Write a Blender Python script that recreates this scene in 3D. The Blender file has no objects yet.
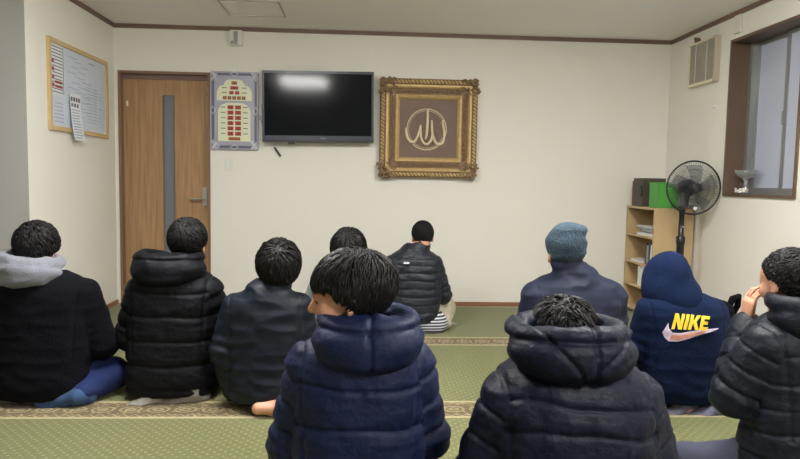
import bpy, bmesh, math, random
import numpy as np
from mathutils import Vector, Matrix
random.seed(4); RNG = np.random.default_rng(7)
PI = math.pi
scn = bpy.context.scene
C = scn.collection
# ------------------------------------------------------------------ camera
F_PX, YAW, PITCH, ROLL, CAMZ = 640.0, 0.0564, -0.0765, 0.01836, 1.12
def cam_axes():
    f = Vector((math.sin(YAW)*math.cos(PITCH), math.cos(YAW)*math.cos(PITCH), math.sin(PITCH)))
    r = Vector((math.cos(YAW), -math.sin(YAW), 0)); u = r.cross(f)
    c, s = math.cos(ROLL), math.sin(ROLL)
    return c*r+s*u, -s*r+c*u, f
cr, cu, cf = cam_axes()
cam_d = bpy.data.cameras.new('camera'); cam = bpy.data.objects.new('camera', cam_d); C.objects.link(cam)
m = Matrix((cr, cu, -cf)).transposed().to_4x4(); m.translation = Vector((0, 0, CAMZ))
cam.matrix_world = m
cam_d.sensor_width = 36; cam_d.lens = F_PX/800*36; cam_d.clip_start = .05
scn.camera = cam
# ------------------------------------------------------------------ world, light, exposure
w = bpy.data.worlds.new('world'); scn.world = w; w.use_nodes = True
w.node_tree.nodes['Background'].inputs[0].default_value = (.50, .56, .70, 1)
w.node_tree.nodes['Background'].inputs[1].default_value = .9
scn.view_settings.view_transform = 'Standard'; scn.view_settings.look = 'None'
scn.view_settings.gamma = 1; scn.view_settings.exposure = 0.0
LAMP_POS = [(-.80, 2.75), (1.35, 2.75), (1.35, .1)]
LAMP_EMIT = 60.0
# ------------------------------------------------------------------ materials
def mat(name, col, rough=.6, metal=0, bump=0, bscale=60, stretch=(1, 1, 1), spec=.5, sheen=0, var=0, vscale=4, emit=None, coat=0, detail=3):
    M = bpy.data.materials.new(name); M.use_nodes = True
    nt = M.node_tree; b = nt.nodes['Principled BSDF']
    b.inputs['Base Color'].default_value = (*col, 1); b.inputs['Roughness'].default_value = rough
    b.inputs['Metallic'].default_value = metal; b.inputs['Specular IOR Level'].default_value = spec
    b.inputs['Sheen Weight'].default_value = sheen; b.inputs['Coat Weight'].default_value = coat
    if sheen: b.inputs['Sheen Tint'].default_value = (*[min(1, c*3+.05) for c in col], 1)
    if emit:
        b.inputs['Emission Color'].default_value = (*emit[:3], 1); b.inputs['Emission Strength'].default_value = emit[3]
    tc = nt.nodes.new('ShaderNodeTexCoord'); mp = nt.nodes.new('ShaderNodeMapping')
    mp.inputs['Scale'].default_value = stretch
    nt.links.new(tc.outputs['Object'], mp.inputs[0])
    if bump:
        n = nt.nodes.new('ShaderNodeTexNoise'); n.inputs['Scale'].default_value = bscale; n.inputs['Detail'].default_value = detail
        bp = nt.nodes.new('ShaderNodeBump'); bp.inputs['Strength'].default_value = bump; bp.inputs['Distance'].default_value = .01
        nt.links.new(mp.outputs[0], n.inputs['Vector']); nt.links.new(n.outputs[0], bp.inputs['Height'])
        nt.links.new(bp.outputs[0], b.inputs['Normal'])
    if var:
        n = nt.nodes.new('ShaderNodeTexNoise'); n.inputs['Scale'].default_value = vscale; n.inputs['Detail'].default_value = 4
        nt.links.new(mp.outputs[0], n.inputs['Vector'])
        mx = nt.nodes.new('ShaderNodeMix'); mx.data_type = 'RGBA'
        mx.inputs[6].default_value = (*[c*(1-var) for c in col], 1); mx.inputs[7].default_value = (*[min(1, c*(1+var)) for c in col], 1)
        nt.links.new(n.outputs[0], mx.inputs[0]); nt.links.new(mx.outputs[2], b.inputs['Base Color'])
    return M
def srgb(r, g, b):
    f = lambda c: (c/255/12.92) if c/255 <= .04045 else ((c/255+.055)/1.055)**2.4
    return (f(r), f(g), f(b))
M = {}
M['wall'] = mat('wall_paper', srgb(233, 230, 221), .85, bump=.12, bscale=160, spec=.2, var=.015, vscale=3)
M['ceil'] = mat('ceiling_board', srgb(244, 241, 240), .9, bump=.15, bscale=120, spec=.2)
M['trim'] = mat('brown_trim', srgb(116, 92, 82), .5, bump=.1, bscale=20, stretch=(1, 1, 12), var=.12)
M['base'] = mat('brown_baseboard', srgb(140, 98, 72), .5, var=.12)
M['lampglow'] = mat('lamp_diffuser', (1, 1, 1), .5, emit=(1.0, .985, .965, LAMP_EMIT))
M['whiteplastic'] = mat('white_plastic', srgb(225, 224, 215), .4)
M['greyplastic'] = mat('grey_plastic', srgb(150, 150, 150), .4)
M['black'] = mat('black_plastic', (.012, .012, .015), .35)
M['screen'] = mat('tv_screen', (.006, .007, .010), .11, spec=.16)
M['bezel'] = mat('tv_bezel', (.05, .055, .08), .3)
M['gold'] = mat('gold_leaf', srgb(206, 178, 124), .42, .35, bump=.5, bscale=60, var=.25, vscale=25)
M['gold_d'] = mat('antique_bronze', srgb(138, 112, 84), .5, .25, bump=.8, bscale=70, var=.5, vscale=45)
M['plaque'] = mat('bronze_plaque', srgb(112, 92, 80), .55, .2, bump=.35, bscale=150, var=.1, vscale=30)
M['plaque_l'] = mat('bronze_highlight', srgb(214, 196, 166), .4, .2, var=.1, vscale=30)
M['steel'] = mat('brushed_steel', (.6, .6, .6), .3, 1)
M['alu'] = mat('window_aluminium', srgb(150, 152, 150), .4, .6)
M['brownframe'] = mat('brown_window_frame', srgb(98, 78, 62), .45, bump=.08, bscale=8, stretch=(8, 8, 1), var=.15, vscale=8)
M['frost'] = mat('frosted_glass', srgb(188, 194, 212), .35)
M['ashwood'] = mat('light_shelf_wood', srgb(196, 170, 128), .5, bump=.05, bscale=10, stretch=(6, 6, 1), var=.1, vscale=8)
M['corkwood'] = mat('pale_wood_frame', srgb(200, 174, 126), .5, var=.1, vscale=20)
M['paper'] = mat('white_paper', srgb(226, 230, 236), .7)
M['paper2'] = mat('bluish_paper', srgb(205, 214, 228), .7)
M['ink'] = mat('grey_ink', srgb(156, 166, 188), .8)
M['inkd'] = mat('dark_ink', srgb(104, 100, 110), .8)
M['red'] = mat('red_print', srgb(170, 60, 60), .7)
M['green_p'] = mat('green_print', srgb(120, 150, 110), .7)
M['silver'] = mat('silver_board', srgb(166, 166, 182), .4, .1, var=.1, vscale=8)
M['silver_d'] = mat('dark_silver_print', srgb(98, 98, 118), .4)
M['ivory'] = mat('ivory_panel', srgb(226, 228, 196), .5)
M['led_bg'] = mat('led_window', srgb(84, 34, 34), .3)
M['led'] = mat('red_led', srgb(225, 70, 60), .4, emit=(1, .12, .08, .15))
M['led_o'] = mat('amber_led', srgb(230, 140, 50), .4, emit=(1, .4, .08, .15))
M['skin'] = mat('skin', srgb(205, 150, 122), .5, bump=.05, bscale=200, var=.06, vscale=12)
M['hair'] = mat('black_hair', (.0065, .006, .0065), .5, spec=.28)
M['eye'] = mat('eye', (.05, .03, .025), .1)
M['green_box'] = mat('green_plastic', srgb(84, 165, 74), .45)
def door_material():
    m_ = mat('door_veneer', srgb(176, 132, 84), .45)
    nt = m_.node_tree; b = nt.nodes['Principled BSDF']
    tc = nt.nodes.new('ShaderNodeTexCoord'); mp = nt.nodes.new('ShaderNodeMapping'); mp.inputs['Scale'].default_value = (14, 14, .8)
    n = nt.nodes.new('ShaderNodeTexNoise'); n.inputs['Scale'].default_value = 3; n.inputs['Detail'].default_value = 6
    cr_ = nt.nodes.new('ShaderNodeValToRGB')
    cr_.color_ramp.elements[0].position = .3; cr_.color_ramp.elements[0].color = (*srgb(146, 112, 78), 1)
    cr_.color_ramp.elements[1].position = .7; cr_.color_ramp.elements[1].color = (*srgb(176, 140, 102), 1)
    nt.links.new(tc.outputs['Object'], mp.inputs[0]); nt.links.new(mp.outputs[0], n.inputs['Vector'])
    nt.links.new(n.outputs[0], cr_.inputs[0]); nt.links.new(cr_.outputs[0], b.inputs['Base Color'])
    return m_
M['door'] = door_material()
M['doorframe'] = mat('door_frame_wood', srgb(128, 100, 78), .5, bump=.05, bscale=10, stretch=(8, 8, 1), var=.15, vscale=8)
M['doorglass'] = mat('frosted_door_glass', srgb(112, 118, 126), .3)
def carpet_material():
    m_ = bpy.data.materials.new('prayer_carpet'); m_.use_nodes = True
    nt = m_.node_tree; N = nt.nodes; L = nt.links; b = N['Principled BSDF']
    b.inputs['Roughness'].default_value = .95; b.inputs['Specular IOR Level'].default_value = .1; b.inputs['Sheen Weight'].default_value = .15
    tc = N.new('ShaderNodeTexCoord'); sp = N.new('ShaderNodeSeparateXYZ'); L.new(tc.outputs['Object'], sp.inputs[0])
    def mth(op, a, b_=None, c_=None):
        n = N.new('ShaderNodeMath'); n.operation = op
        for i, v in enumerate((a, b_, c_)):
            if v is None: continue
            if isinstance(v, (int, float)): n.inputs[i].default_value = v
            else: L.new(v, n.inputs[i])
        return n.outputs[0]
    def mix(f, a, b_):
        n = N.new('ShaderNodeMix'); n.data_type = 'RGBA'
        if isinstance(f, (int, float)): n.inputs[0].default_value = f
        else: L.new(f, n.inputs[0])
        for i, v in ((6, a), (7, b_)):
            if isinstance(v, tuple): n.inputs[i].default_value = (*v, 1)
            else: L.new(v, n.inputs[i])
        return n.outputs[2]
    X, Y = sp.outputs[0], sp.outputs[1]
    def dots(per, off, rad):
        u = mth('SUBTRACT', mth('FRACT', mth('ADD', mth('DIVIDE', X, per), off)), .5)
        v = mth('SUBTRACT', mth('FRACT', mth('ADD', mth('DIVIDE', Y, per), off)), .5)
        d = mth('SQRT', mth('ADD', mth('MULTIPLY', u, u), mth('MULTIPLY', v, v)))
        return mth('LESS_THAN', d, rad)
    n1 = N.new('ShaderNodeTexNoise'); n1.inputs['Scale'].default_value = 55; n1.inputs['Detail'].default_value = 5; L.new(tc.outputs['Object'], n1.inputs['Vector'])
    base = mix(n1.outputs[0], srgb(88, 90, 54), srgb(124, 126, 84))
    d = mth('MAXIMUM', dots(.046, 0, .14), dots(.046, .5, .14))
    base = mix(mth('MULTIPLY', d, .24), base, srgb(196, 190, 142))
    # ornament bands, one per prayer row
    P = 1.34
    s = mth('MULTIPLY', mth('FRACT', mth('DIVIDE', mth('ADD', Y, -2.945+P*4), P)), P)      # metres from band's near edge
    inb = mth('LESS_THAN', s, .235)
    edge = mth('MAXIMUM', mth('LESS_THAN', mth('ABSOLUTE', mth('SUBTRACT', s, .012)), .012), mth('LESS_THAN', mth('ABSOLUTE', mth('SUBTRACT', s, .222)), .012))
    sc = mth('MULTIPLY', mth('SINE', mth('MULTIPLY', X, 120)), .010)
    e2 = mth('MAXIMUM', mth('LESS_THAN', mth('ABSOLUTE', mth('SUBTRACT', mth('ADD', s, sc), .040)), .005), mth('LESS_THAN', mth('ABSOLUTE', mth('SUBTRACT', mth('ADD', s, sc), .196)), .005))
    ux = mth('SUBTRACT', mth('FRACT', mth('DIVIDE', X, .13)), .5)
    rx = mth('MULTIPLY', ux, .13); ry = mth('SUBTRACT', s, .117)
    rr = mth('SQRT', mth('ADD', mth('MULTIPLY', mth('MULTIPLY', rx, rx), .55), mth('MULTIPLY', ry, ry)))
    ring = mth('MAXIMUM', mth('LESS_THAN', mth('ABSOLUTE', mth('SUBTRACT', rr, .036)), .005), mth('LESS_THAN', mth('ABSOLUTE', mth('SUBTRACT', rr, .014)), .006))
    n2 = N.new('ShaderNodeTexVoronoi'); n2.inputs['Scale'].default_value = 38; L.new(tc.outputs['Object'], n2.inputs['Vector'])
    speck = mth('LESS_THAN', n2.outputs['Distance'], .28)
    band = mix(n1.outputs[0], srgb(80, 68, 46), srgb(120, 104, 74))
    band = mix(mth('MULTIPLY', speck, .45), band, srgb(190, 176, 136))
    band = mix(mth('MULTIPLY', mth('MAXIMUM', ring, e2), .5), band, srgb(184, 170, 132))
    band = mix(mth('MULTIPLY', edge, .85), band, srgb(186, 174, 136))
    col = mix(inb, base, band)
    L.new(col, b.inputs['Base Color'])
    n3 = N.new('ShaderNodeTexNoise'); n3.inputs['Scale'].default_value = 320; L.new(tc.outputs['Object'], n3.inputs['Vector'])
    bp = N.new('ShaderNodeBump'); bp.inputs['Strength'].default_value = .6; bp.inputs['Distance'].default_value = .006
    L.new(n3.outputs[0], bp.inputs['Height']); L.new(bp.outputs[0], b.inputs['Normal'])
    return m_
M['carpet'] = carpet_material()
# ------------------------------------------------------------------ mesh helpers
def link(name, me, material=None, parent=None, loc=None):
    o = bpy.data.objects.new(name, me); C.objects.link(o)
    if material: me.materials.append(material)
    if parent: o.parent = parent
    if loc: o.location = loc
    return o
def obj(name, bm, material=None, parent=None, smooth=False, loc=None, bevel=0):
    if bevel:
        bmesh.ops.bevel(bm, geom=[e for e in bm.edges], offset=bevel, segments=2, affect='EDGES', clamp_overlap=True)
    me = bpy.data.meshes.new(name); bm.normal_update(); bm.to_mesh(me); bm.free()
    if smooth:
        for p in me.polygons: p.use_smooth = True
    return link(name, me, material, parent, loc)
def box(bm, x0, x1, y0, y1, z0, z1):
    vs = [bm.verts.new((x, y, z)) for x in (x0, x1) for y in (y0, y1) for z in (z0, z1)]
    for f in ((0, 1, 3, 2), (4, 6, 7, 5), (0, 4, 5, 1), (2, 3, 7, 6), (0, 2, 6, 4), (1, 5, 7, 3)):
        bm.faces.new([vs[i] for i in f])
def B(*boxes):
    bm = bmesh.new()
    for b in boxes: box(bm, *b)
    return bm
def tube(bm, pts, r, seg=8, closed=False):
    pts = [Vector(p) for p in pts]; n = len(pts); rings = []
    rs = r if isinstance(r, (list, tuple)) else [r]*n
    prev = None
    for i, p in enumerate(pts):
        a = pts[(i-1) % n] if (closed or i > 0) else p; b = pts[(i+1) % n] if (closed or i < n-1) else p
        t = (b-a).normalized()
        if prev is None:
            up = Vector((0, 0, 1)) if abs(t.z) < .9 else Vector((1, 0, 0))
            nx = t.cross(up).normalized()
        else:
            nx = (prev - t*prev.dot(t)).normalized()
        prev = nx; ny = t.cross(nx)
        rings.append([bm.verts.new(p+(nx*math.cos(2*PI*k/seg)+ny*math.sin(2*PI*k/seg))*rs[i]) for k in range(seg)])
    for i in range(n if closed else n-1):
        A, D = rings[i], rings[(i+1) % n]
        for k in range(seg): bm.faces.new((A[k], A[(k+1) % seg], D[(k+1) % seg], D[k]))
    if not closed:
        bm.faces.new(rings[0][::-1]); bm.faces.new(rings[-1])
def ball(bm, c, r, seg=10, sub=2):
    mt = Matrix.Translation(Vector(c)) @ Matrix.Diagonal((*( r if isinstance(r, (tuple, list)) else (r, r, r)), 1))
    bmesh.ops.create_icosphere(bm, subdivisions=sub, radius=1, matrix=mt)
def lathe(bm, prof, seg=24, mtx=Matrix()):
    rings = [[bm.verts.new(mtx @ Vector((r*math.cos(2*PI*k/seg), r*math.sin(2*PI*k/seg), z))) for k in range(seg)] for r, z in prof]
    for A, D in zip(rings, rings[1:]):
        for k in range(seg): bm.faces.new((A[k], A[(k+1) % seg], D[(k+1) % seg], D[k]))
    bm.faces.new(rings[0][::-1]); bm.faces.new(rings[-1])
def thing(name, label, cat, loc=(0, 0, 0), rz=0, group=None):
    o = bpy.data.objects.new(name, None); C.objects.link(o); o.location = loc; o.rotation_euler = (0, 0, rz)
    o.empty_display_size = .05
    return tag(o, label, cat, group)
def tag(o, label, cat, group=None):
    o['label'] = label; o['category'] = cat
    if group: o['group'] = group
    return o
def struct(name, bm, m_, **k):
    o = obj(name, bm, m_, **k)
    if not k.get('parent'): o['kind'] = 'structure'
    return o
# ------------------------------------------------------------------ room
XL, XR, YB, ZC, YJ = -2.15, 2.72, 5.683, 2.406, 4.24
XF, YF = -4.2, -2.4     # far left wall of the wider part, wall behind the camera
T = .12
WY0, WY1, WZ0, WZ1 = 3.90, 4.72, 1.047, 2.205     # window opening in the right wall
DX0, DX1, DZ1 = -2.118, -1.343, 2.015             # door opening
struct('floor', B((XF, XR, YF, YB+T, -.1, 0)), M['carpet'])
struct('ceiling', B((XF-T, XR+.26, YF-T, YB+T, ZC, ZC+.1)), M['ceil'])
bm = B((DX1, XR, YB, YB+T, 0, ZC), (XL-T, DX0, YB, YB+T, 0, ZC), (DX0, DX1, YB, YB+T, DZ1, ZC))
struct('wall_back', bm, M['wall'])
struct('wall_left', B((XL-T, XL, YJ+T, YB, 0, ZC), (XL-.001, XL, YJ, YJ+T, 0, ZC)), M['wall'])
struct('wall_left_return', B((XF, XL-.001, YJ, YJ+T, 0, ZC)), mat('shade_toned_wall_paper', srgb(172, 170, 166), .85, bump=.12, bscale=160, spec=.2))  # pale wall paper greyed: the shade on this face is put into its colour
struct('wall_left_far', B((XF-T, XF, YF, YJ, 0, ZC)), M['wall'])
struct('wall_front', B((XF, XR, YF-T, YF, 0, ZC)), M['wall'])
struct('wall_right', B((XR, XR+.26, YF, WY0, 0, ZC), (XR, XR+.26, WY1, YB, 0, ZC), (XR, XR+.26, WY0, WY1, 0, WZ0), (XR, XR+.26, WY0, WY1, WZ1, ZC)), M['wall'])
TH, TD = .034, .014
struct('trim_back', B((XL, XR, YB-TD, YB, ZC-TH, ZC)), M['trim'])
struct('trim_left', B((XL, XL+TD, YJ, YB-TD, ZC-TH, ZC)), M['trim'])
struct('trim_right', B((XR-TD, XR, YF, YB-TD, ZC-TH, ZC)), M['trim'])
struct('trim_left_return', B((XF, XL, YJ-TD, YJ, ZC-TH, ZC)), M['trim'])
struct('baseboard_back', B((DX1+.03, XR, YB-.012, YB, 0, .036)), M['base'])
struct('baseboard_left', B((XL, XL+.012, YJ, YB-.012, 0, .036)), M['base'])
struct('baseboard_right', B((XR-.012, XR, YF, YB-.012, 0, .036)), M['base'])
struct('baseboard_left_return', B((XF, XL, YJ-.012, YJ, 0, .036)), M['base'])
# ceiling hatch: thin frame set in the ceiling
t = thing('ceiling_hatch', 'square access panel outlined by a thin pale frame on the ceiling above the television', 'ceiling hatch', (-.865, 5.04, ZC))
h = .225
obj('hatch_frame', B((-h, h, -h, -h+.014, -.008, 0), (-h, h, h-.014, h, -.008, 0), (-h, -h+.014, -h+.014, h-.014, -.008, 0), (h-.014, h, -h+.014, h-.014, -.008, 0)), mat('hatch_edge', srgb(176, 174, 168), .5), t)
obj('hatch_panel', B((-h+.014, h-.014, -h+.014, h-.014, -.003, 0)), M['ceil'], t)
# ceiling lamps behind the frame's top edge
for i, (x, y) in enumerate(LAMP_POS):
    t = thing('ceiling_lamp', ['square white ceiling lamp nearest the wooden door', 'square white ceiling lamp nearest the bookcase corner', 'square white ceiling lamp farthest from the back wall'][i], 'ceiling lamp', (x, y, ZC), group='ceiling lamps')
    obj('lamp_base', B((-.32, .32, -.32, .32, -.03, 0)), M['whiteplastic'], t, bevel=.006)
    obj('diffuser', B((-.29, .29, -.29, .29, -.085, -.03)), M['lampglow'], t, bevel=.02)
# ------------------------------------------------------------------ door
d1 = struct('door_1', B((DX0, DX0+.022, YB-.012, YB+T, 0, DZ1), (DX1-.022, DX1, YB-.012, YB+T, 0, DZ1), (DX0+.022, DX1-.022, YB-.012, YB+T, DZ1-.022, DZ1)), M['doorframe'])
lx0, lx1, ly = DX0+.022, DX1-.022, YB+.055
gx0, gx1, gz0, gz1 = -1.765, -1.660, .40, 1.82
leaf = obj('door_leaf', B((lx0, gx0, ly, ly+.035, .01, DZ1-.062), (gx1, lx1, ly, ly+.035, .01, DZ1-.062), (gx0, gx1, ly, ly+.035, .01, gz0), (gx0, gx1, ly, ly+.035, gz1, DZ1-.062)), M['door'], d1)
obj('head_rail', B((lx0, lx1, ly-.02, ly+.045, DZ1-.062, DZ1-.022)), M['trim'], d1)
obj('glass_slit', B((gx0, gx1, ly+.012, ly+.022, gz0, gz1)), M['doorglass'], leaf)
obj('glass_trim', B((gx0, gx0+.008, ly-.004, ly+.012, gz0, gz1), (gx1-.008, gx1, ly-.004, ly+.012, gz0, gz1)), M['doorframe'], leaf)
hb = B((-1.425, -1.385, ly-.01, ly, .865, 1.03)); tube(hb, [(-1.405, ly-.005, .925), (-1.405, ly-.05, .925)], .010); tube(hb, [(-1.400, ly-.05, .925), (-1.52, ly-.052, .925)], .0095)
tube(hb, [(-1.405, ly-.006, .985), (-1.405, ly-.018, .985)], .012)
obj('lever_handle', hb, M['steel'], leaf, smooth=False)
obj('door_closer_block', B((-2.070, -2.055, ly-.008, ly, 1.72, 1.765)), M['whiteplastic'], leaf)
bm = B((-1.378, -1.362, ly-.02, ly, 1.86, 1.895)); obj('door_catch', bm, M['whiteplastic'], leaf)
struct('door_backing', B((DX0-.1, DX1+.1, YB+T+.001, YB+T+.02, 0, DZ1+.05)), M['wall'], parent=d1)
# ------------------------------------------------------------------ window
wd = struct('window_1', B((XR-.012, XR+.21, WY1-.022, WY1, WZ0, WZ1), (XR-.012, XR+.21, WY0, WY0+.022, WZ0, WZ1), (XR-.012, XR+.21, WY0+.022, WY1-.022, WZ0, WZ0+.018), (XR-.012, XR+.21, WY0+.022, WY1-.022, WZ1-.022, WZ1)), M['brownframe'])
def sash(y0, y1, x, name):
    z0, z1, s = WZ0+.018, WZ1-.022, .028
    f = obj(name, B((x, x+.028, y0, y0+s, z0, z1), (x, x+.028, y1-s, y1, z0, z1), (x, x+.028, y0+s, y1-s, z0, z0+.05), (x, x+.028, y0+s, y1-s, z1-s, z1)), M['alu'], wd)
    obj('window_glass', B((x+.010, x+.016, y0+s, y1-s, z0+.05, z1-s)), M['frost'], f)
    return f
sash(WY0+.022, WY0+.022+.36, XR+.135, 'window_sash')
f = sash(WY0+.022+.33, WY1-.055, XR+.168, 'window_sash')
obj('sash_lock', B((XR+.12, XR+.135, WY0+.352, WY0+.375, 1.55, 1.64)), M['alu'], wd)
obj('window_rail', B((XR+.13, XR+.21, WY1-.055, WY1-.022, WZ0+.018, WZ1-.022), (XR+.125, XR+.21, WY0+.022, WY1-.022, WZ0+.0181, WZ0+.03)), M['alu'], wd)
# glass dish with white cloth on the sill
t = thing('glass_bowl', 'clear footed glass bowl standing on the window sill', 'bowl', (XR+.060, 4.545, WZ0+.018))
t.scale = (1.35, 1.35, 1.3)
gl = mat('clear_glass', (.9, .95, .93), .08); gl.node_tree.nodes['Principled BSDF'].inputs['Transmission Weight'].default_value = .85
bm = bmesh.new(); lathe(bm, [(.030, 0), (.030, .006), (.008, .012), (.007, .06), (.012, .085), (.045, .105), (.060, .135), (.057, .135), (.042, .112), (.0, .095)], 24); obj('bowl', bm, gl, t, smooth=True)
bm = bmesh.new()
for k in range(40):
    a = k*.9; tube(bm, [(.035*math.cos(a)*(.4+.6*random.random()), -.06+.05*math.sin(a), .008+.03*random.random()), (.035*math.cos(a+1), -.06+.06*math.sin(a+1), .01+.03*random.random())], .006, 5)
tag(obj('white_cord', bm, M['whiteplastic'], smooth=True, loc=(XR+.04, 4.62, WZ0+.020)), 'tangled white cord heaped on the window sill beside the glass bowl', 'cord')
# small white boxes on walls
tag(obj('junction_box', B((XR-.02, XR, 4.60, 4.68, 2.24, 2.37)), M['whiteplastic'], bevel=.004), 'small pale cover plate high on the right wall above the window corner', 'cover plate')
bm = bmesh.new(); lathe(bm, [(.016, 0), (.016, .012), (.006, .02), (.006, .03)], 12, Matrix.Translation((XR, 4.90, 1.74)) @ Matrix.Rotation(-PI/2, 4, 'Y'))
tag(obj('wall_hook', bm, M['whiteplastic']), 'tiny white hook on the right wall beside the window frame', 'hook')
t = thing('light_switch', 'small white wall switch under the prayer time board', 'switch', (-1.188, YB, 1.231))
obj('switch_plate', B((-.036, .036, -.008, 0, -.058, .058)), M['whiteplastic'], t, bevel=.003)
obj('rocker', B((-.012, .012, -.013, -.008, -.03, .03)), M['paper'], t)
t = thing('wall_sensor', 'small white and grey box fixed at the ceiling line above the prayer time board', 'sensor', (-1.113, YB-TD, 2.30))
obj('sensor_housing', B((-.052, .052, -.04, TD, -.055, .072)), M['whiteplastic'], t, bevel=.005)
obj('grille', B((-.018, .016, -.044, -.04, -.048, .06), (-.044, -.02, -.0435, -.04, -.045, -.02)), M['greyplastic'], t)
# vent unit on the right wall
t = thing('ventilation_unit', 'cream box ventilator with grey louvres high on the right wall', 'ventilator', (XR, 4.87, 1.93))
obj('housing', B((-.048, 0, .39, .404, 0, .35), (-.048, 0, .014, .39, 0, .022), (-.048, 0, .014, .39, .336, .35)), mat('vent_cream', srgb(226, 218, 192), .5), t)
bm = B((-.036, 0, .014, .39, .022, .336))
obj('end_panel', B((-.048, 0, 0, .014, 0, .35)), mat('vent_tan', srgb(186, 174, 154), .5), t)
obj('filter', bm, mat('vent_grey', srgb(172, 167, 152), .7), t)
for k in range(15): pass
bm = bmesh.new()
for k in range(26):
    z = .03+k*.0118; box(bm, -.042, -.036, .014, .39, z, z+.004)
obj('louvre', bm, mat('louvre_grey', srgb(186, 181, 166), .6), t)
for y_ in (.12, .29): obj('divider', B((-.045, -.042, y_, y_+.006, .022, .336)), M['whiteplastic'], t)
bm = bmesh.new(); v = [bm.verts.new(p) for p in [(-.02, .27, .352), (-.02, .36, .352), (-.05, .33, .40), (0, .27, .352), (0, .36, .352), (0, .33, .40)]]
for f_ in ((0, 1, 2), (3, 5, 4), (0, 3, 4, 1), (1, 4, 5, 2), (2, 5, 3, 0)): bm.faces.new([v[i] for i in f_])
obj('lever_cap', bm, M['trim'], t)
# ------------------------------------------------------------------ notice board on the left wall
t = thing('notice_board', 'white notice board in a pale wooden frame on the left wall', 'notice board', (XL, 5.0, 1.735))
a, b_ = .495, .312; fw_ = .03
obj('board_frame', B((0, .022, -a, -a+fw_, -b_, b_), (0, .022, a-fw_, a, -b_, b_), (0, .022, -a+fw_, a-fw_, -b_, -b_+fw_), (0, .022, -a+fw_, a-fw_, b_-fw_, b_)), M['corkwood'], t)
obj('board_panel', B((0, .008, -a+fw_, a-fw_, -b_+fw_, b_-fw_)), mat('whiteboard', srgb(214, 220, 230), .35), t)
def sheet(name, y0, y1, z0, z1, label, x=.012, rows=(), m_='paper', curl=0):
    bm = bmesh.new(); n = 8
    rg = []
    for i in range(n+1):
        z = z0+(z1-z0)*i/n; dx = curl*(1-i/n)**2
        rg.append([bm.verts.new(p) for p in ((x+dx, y0, z), (x+dx, y1, z), (x+dx-.001, y1, z), (x+dx-.001, y0, z))])
    for P_, Q_ in zip(rg, rg[1:]):
        for k in range(4): bm.faces.new((P_[k], P_[(k+1) % 4], Q_[(k+1) % 4], Q_[k]))
    bm.faces.new(rg[0][::-1]); bm.faces.new(rg[-1])
    o = obj(name, bm, M[m_]); o.location = (XL, 5.0, 1.735); tag(o, label, 'paper')
    for nm, mm, rects in rows:
        bb = bmesh.new()
        for (ya, yb, za, zb) in rects:
            zz = (za+zb)/2; dx = curl*(1-(zz-z0)/(z1-z0))**2
            box(bb, x+dx+.0002, x+dx+.002, ya, yb, za, zb)
        obj(nm, bb, M[mm], o)
    return o
R_ = random.Random(3)
rows = []
sheet('poster', -.452, -.27, -.06, .275, 'tall printed sheet with red and green entries at the left of the notice board', .010, [
    ('green_border', 'green_p', [(-.280, -.272, -.055, .27)]),
    *[('red_entry', 'red', [(-.44, -.415, .15-.055*k, .175-.055*k)]) for k in range(4)], *[('red_line', 'red', [(-.40, -.29, -.015+.03*k, .000+.03*k)]) for k in range(2)],
    ('text_lines', 'inkd', [(-.44+.01*R_.random(), -.30+.015*R_.random(), z, z+.006) for z in np.arange(-.05, .27, .022)])])
sheet('handwritten_note', -.452, -.27, -.27, -.075, 'handwritten sheet in the lower left corner of the notice board', .010, [
    ('handwriting', 'ink', [(-.43+.02*R_.random(), -.30+.02*R_.random(), z, z+.005) for z in np.arange(-.25, -.1, .025)])], 'paper2')
sheet('schedule_sheet', -.255, .45, -.27, .272, 'large handwritten schedule sheet filling the right of the notice board', .0095, [
    ('handwriting', 'ink', [(-.20+.5*((k*7) % 5)/9, -.20+.5*((k*7) % 5)/9+.07+.12*R_.random(), .23-.022*k, .234-.022*k) for k in range(20)] + [(.10, .40-.1*R_.random(), .05-.024*k, .054-.024*k) for k in range(12)] + [(.15, .25, .235, .245)]),
    ('ruled_lines', 'paper', [(-.15+.09*k, -.148+.09*k, -.2, .15) for k in range(6)])], 'paper2')
sheet('pinned_flyer', -.215, -.045, -.365, -.03, 'printed flyer with small pictures curling off the lower edge of the notice board', .026, [
    ('pictures', 'inkd', [(-.205+.04*k, -.18+.04*k, -.085-.0*k, -.055) for k in range(4)]+[(-.20+.045*k, -.175+.045*k, -.125, -.10) for k in range(3)]),
    ('text_lines', 'ink', [(-.20, -.06-.03*R_.random(), z, z+.006) for z in np.arange(-.35, -.14, .02)])], 'paper', .03)
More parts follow.
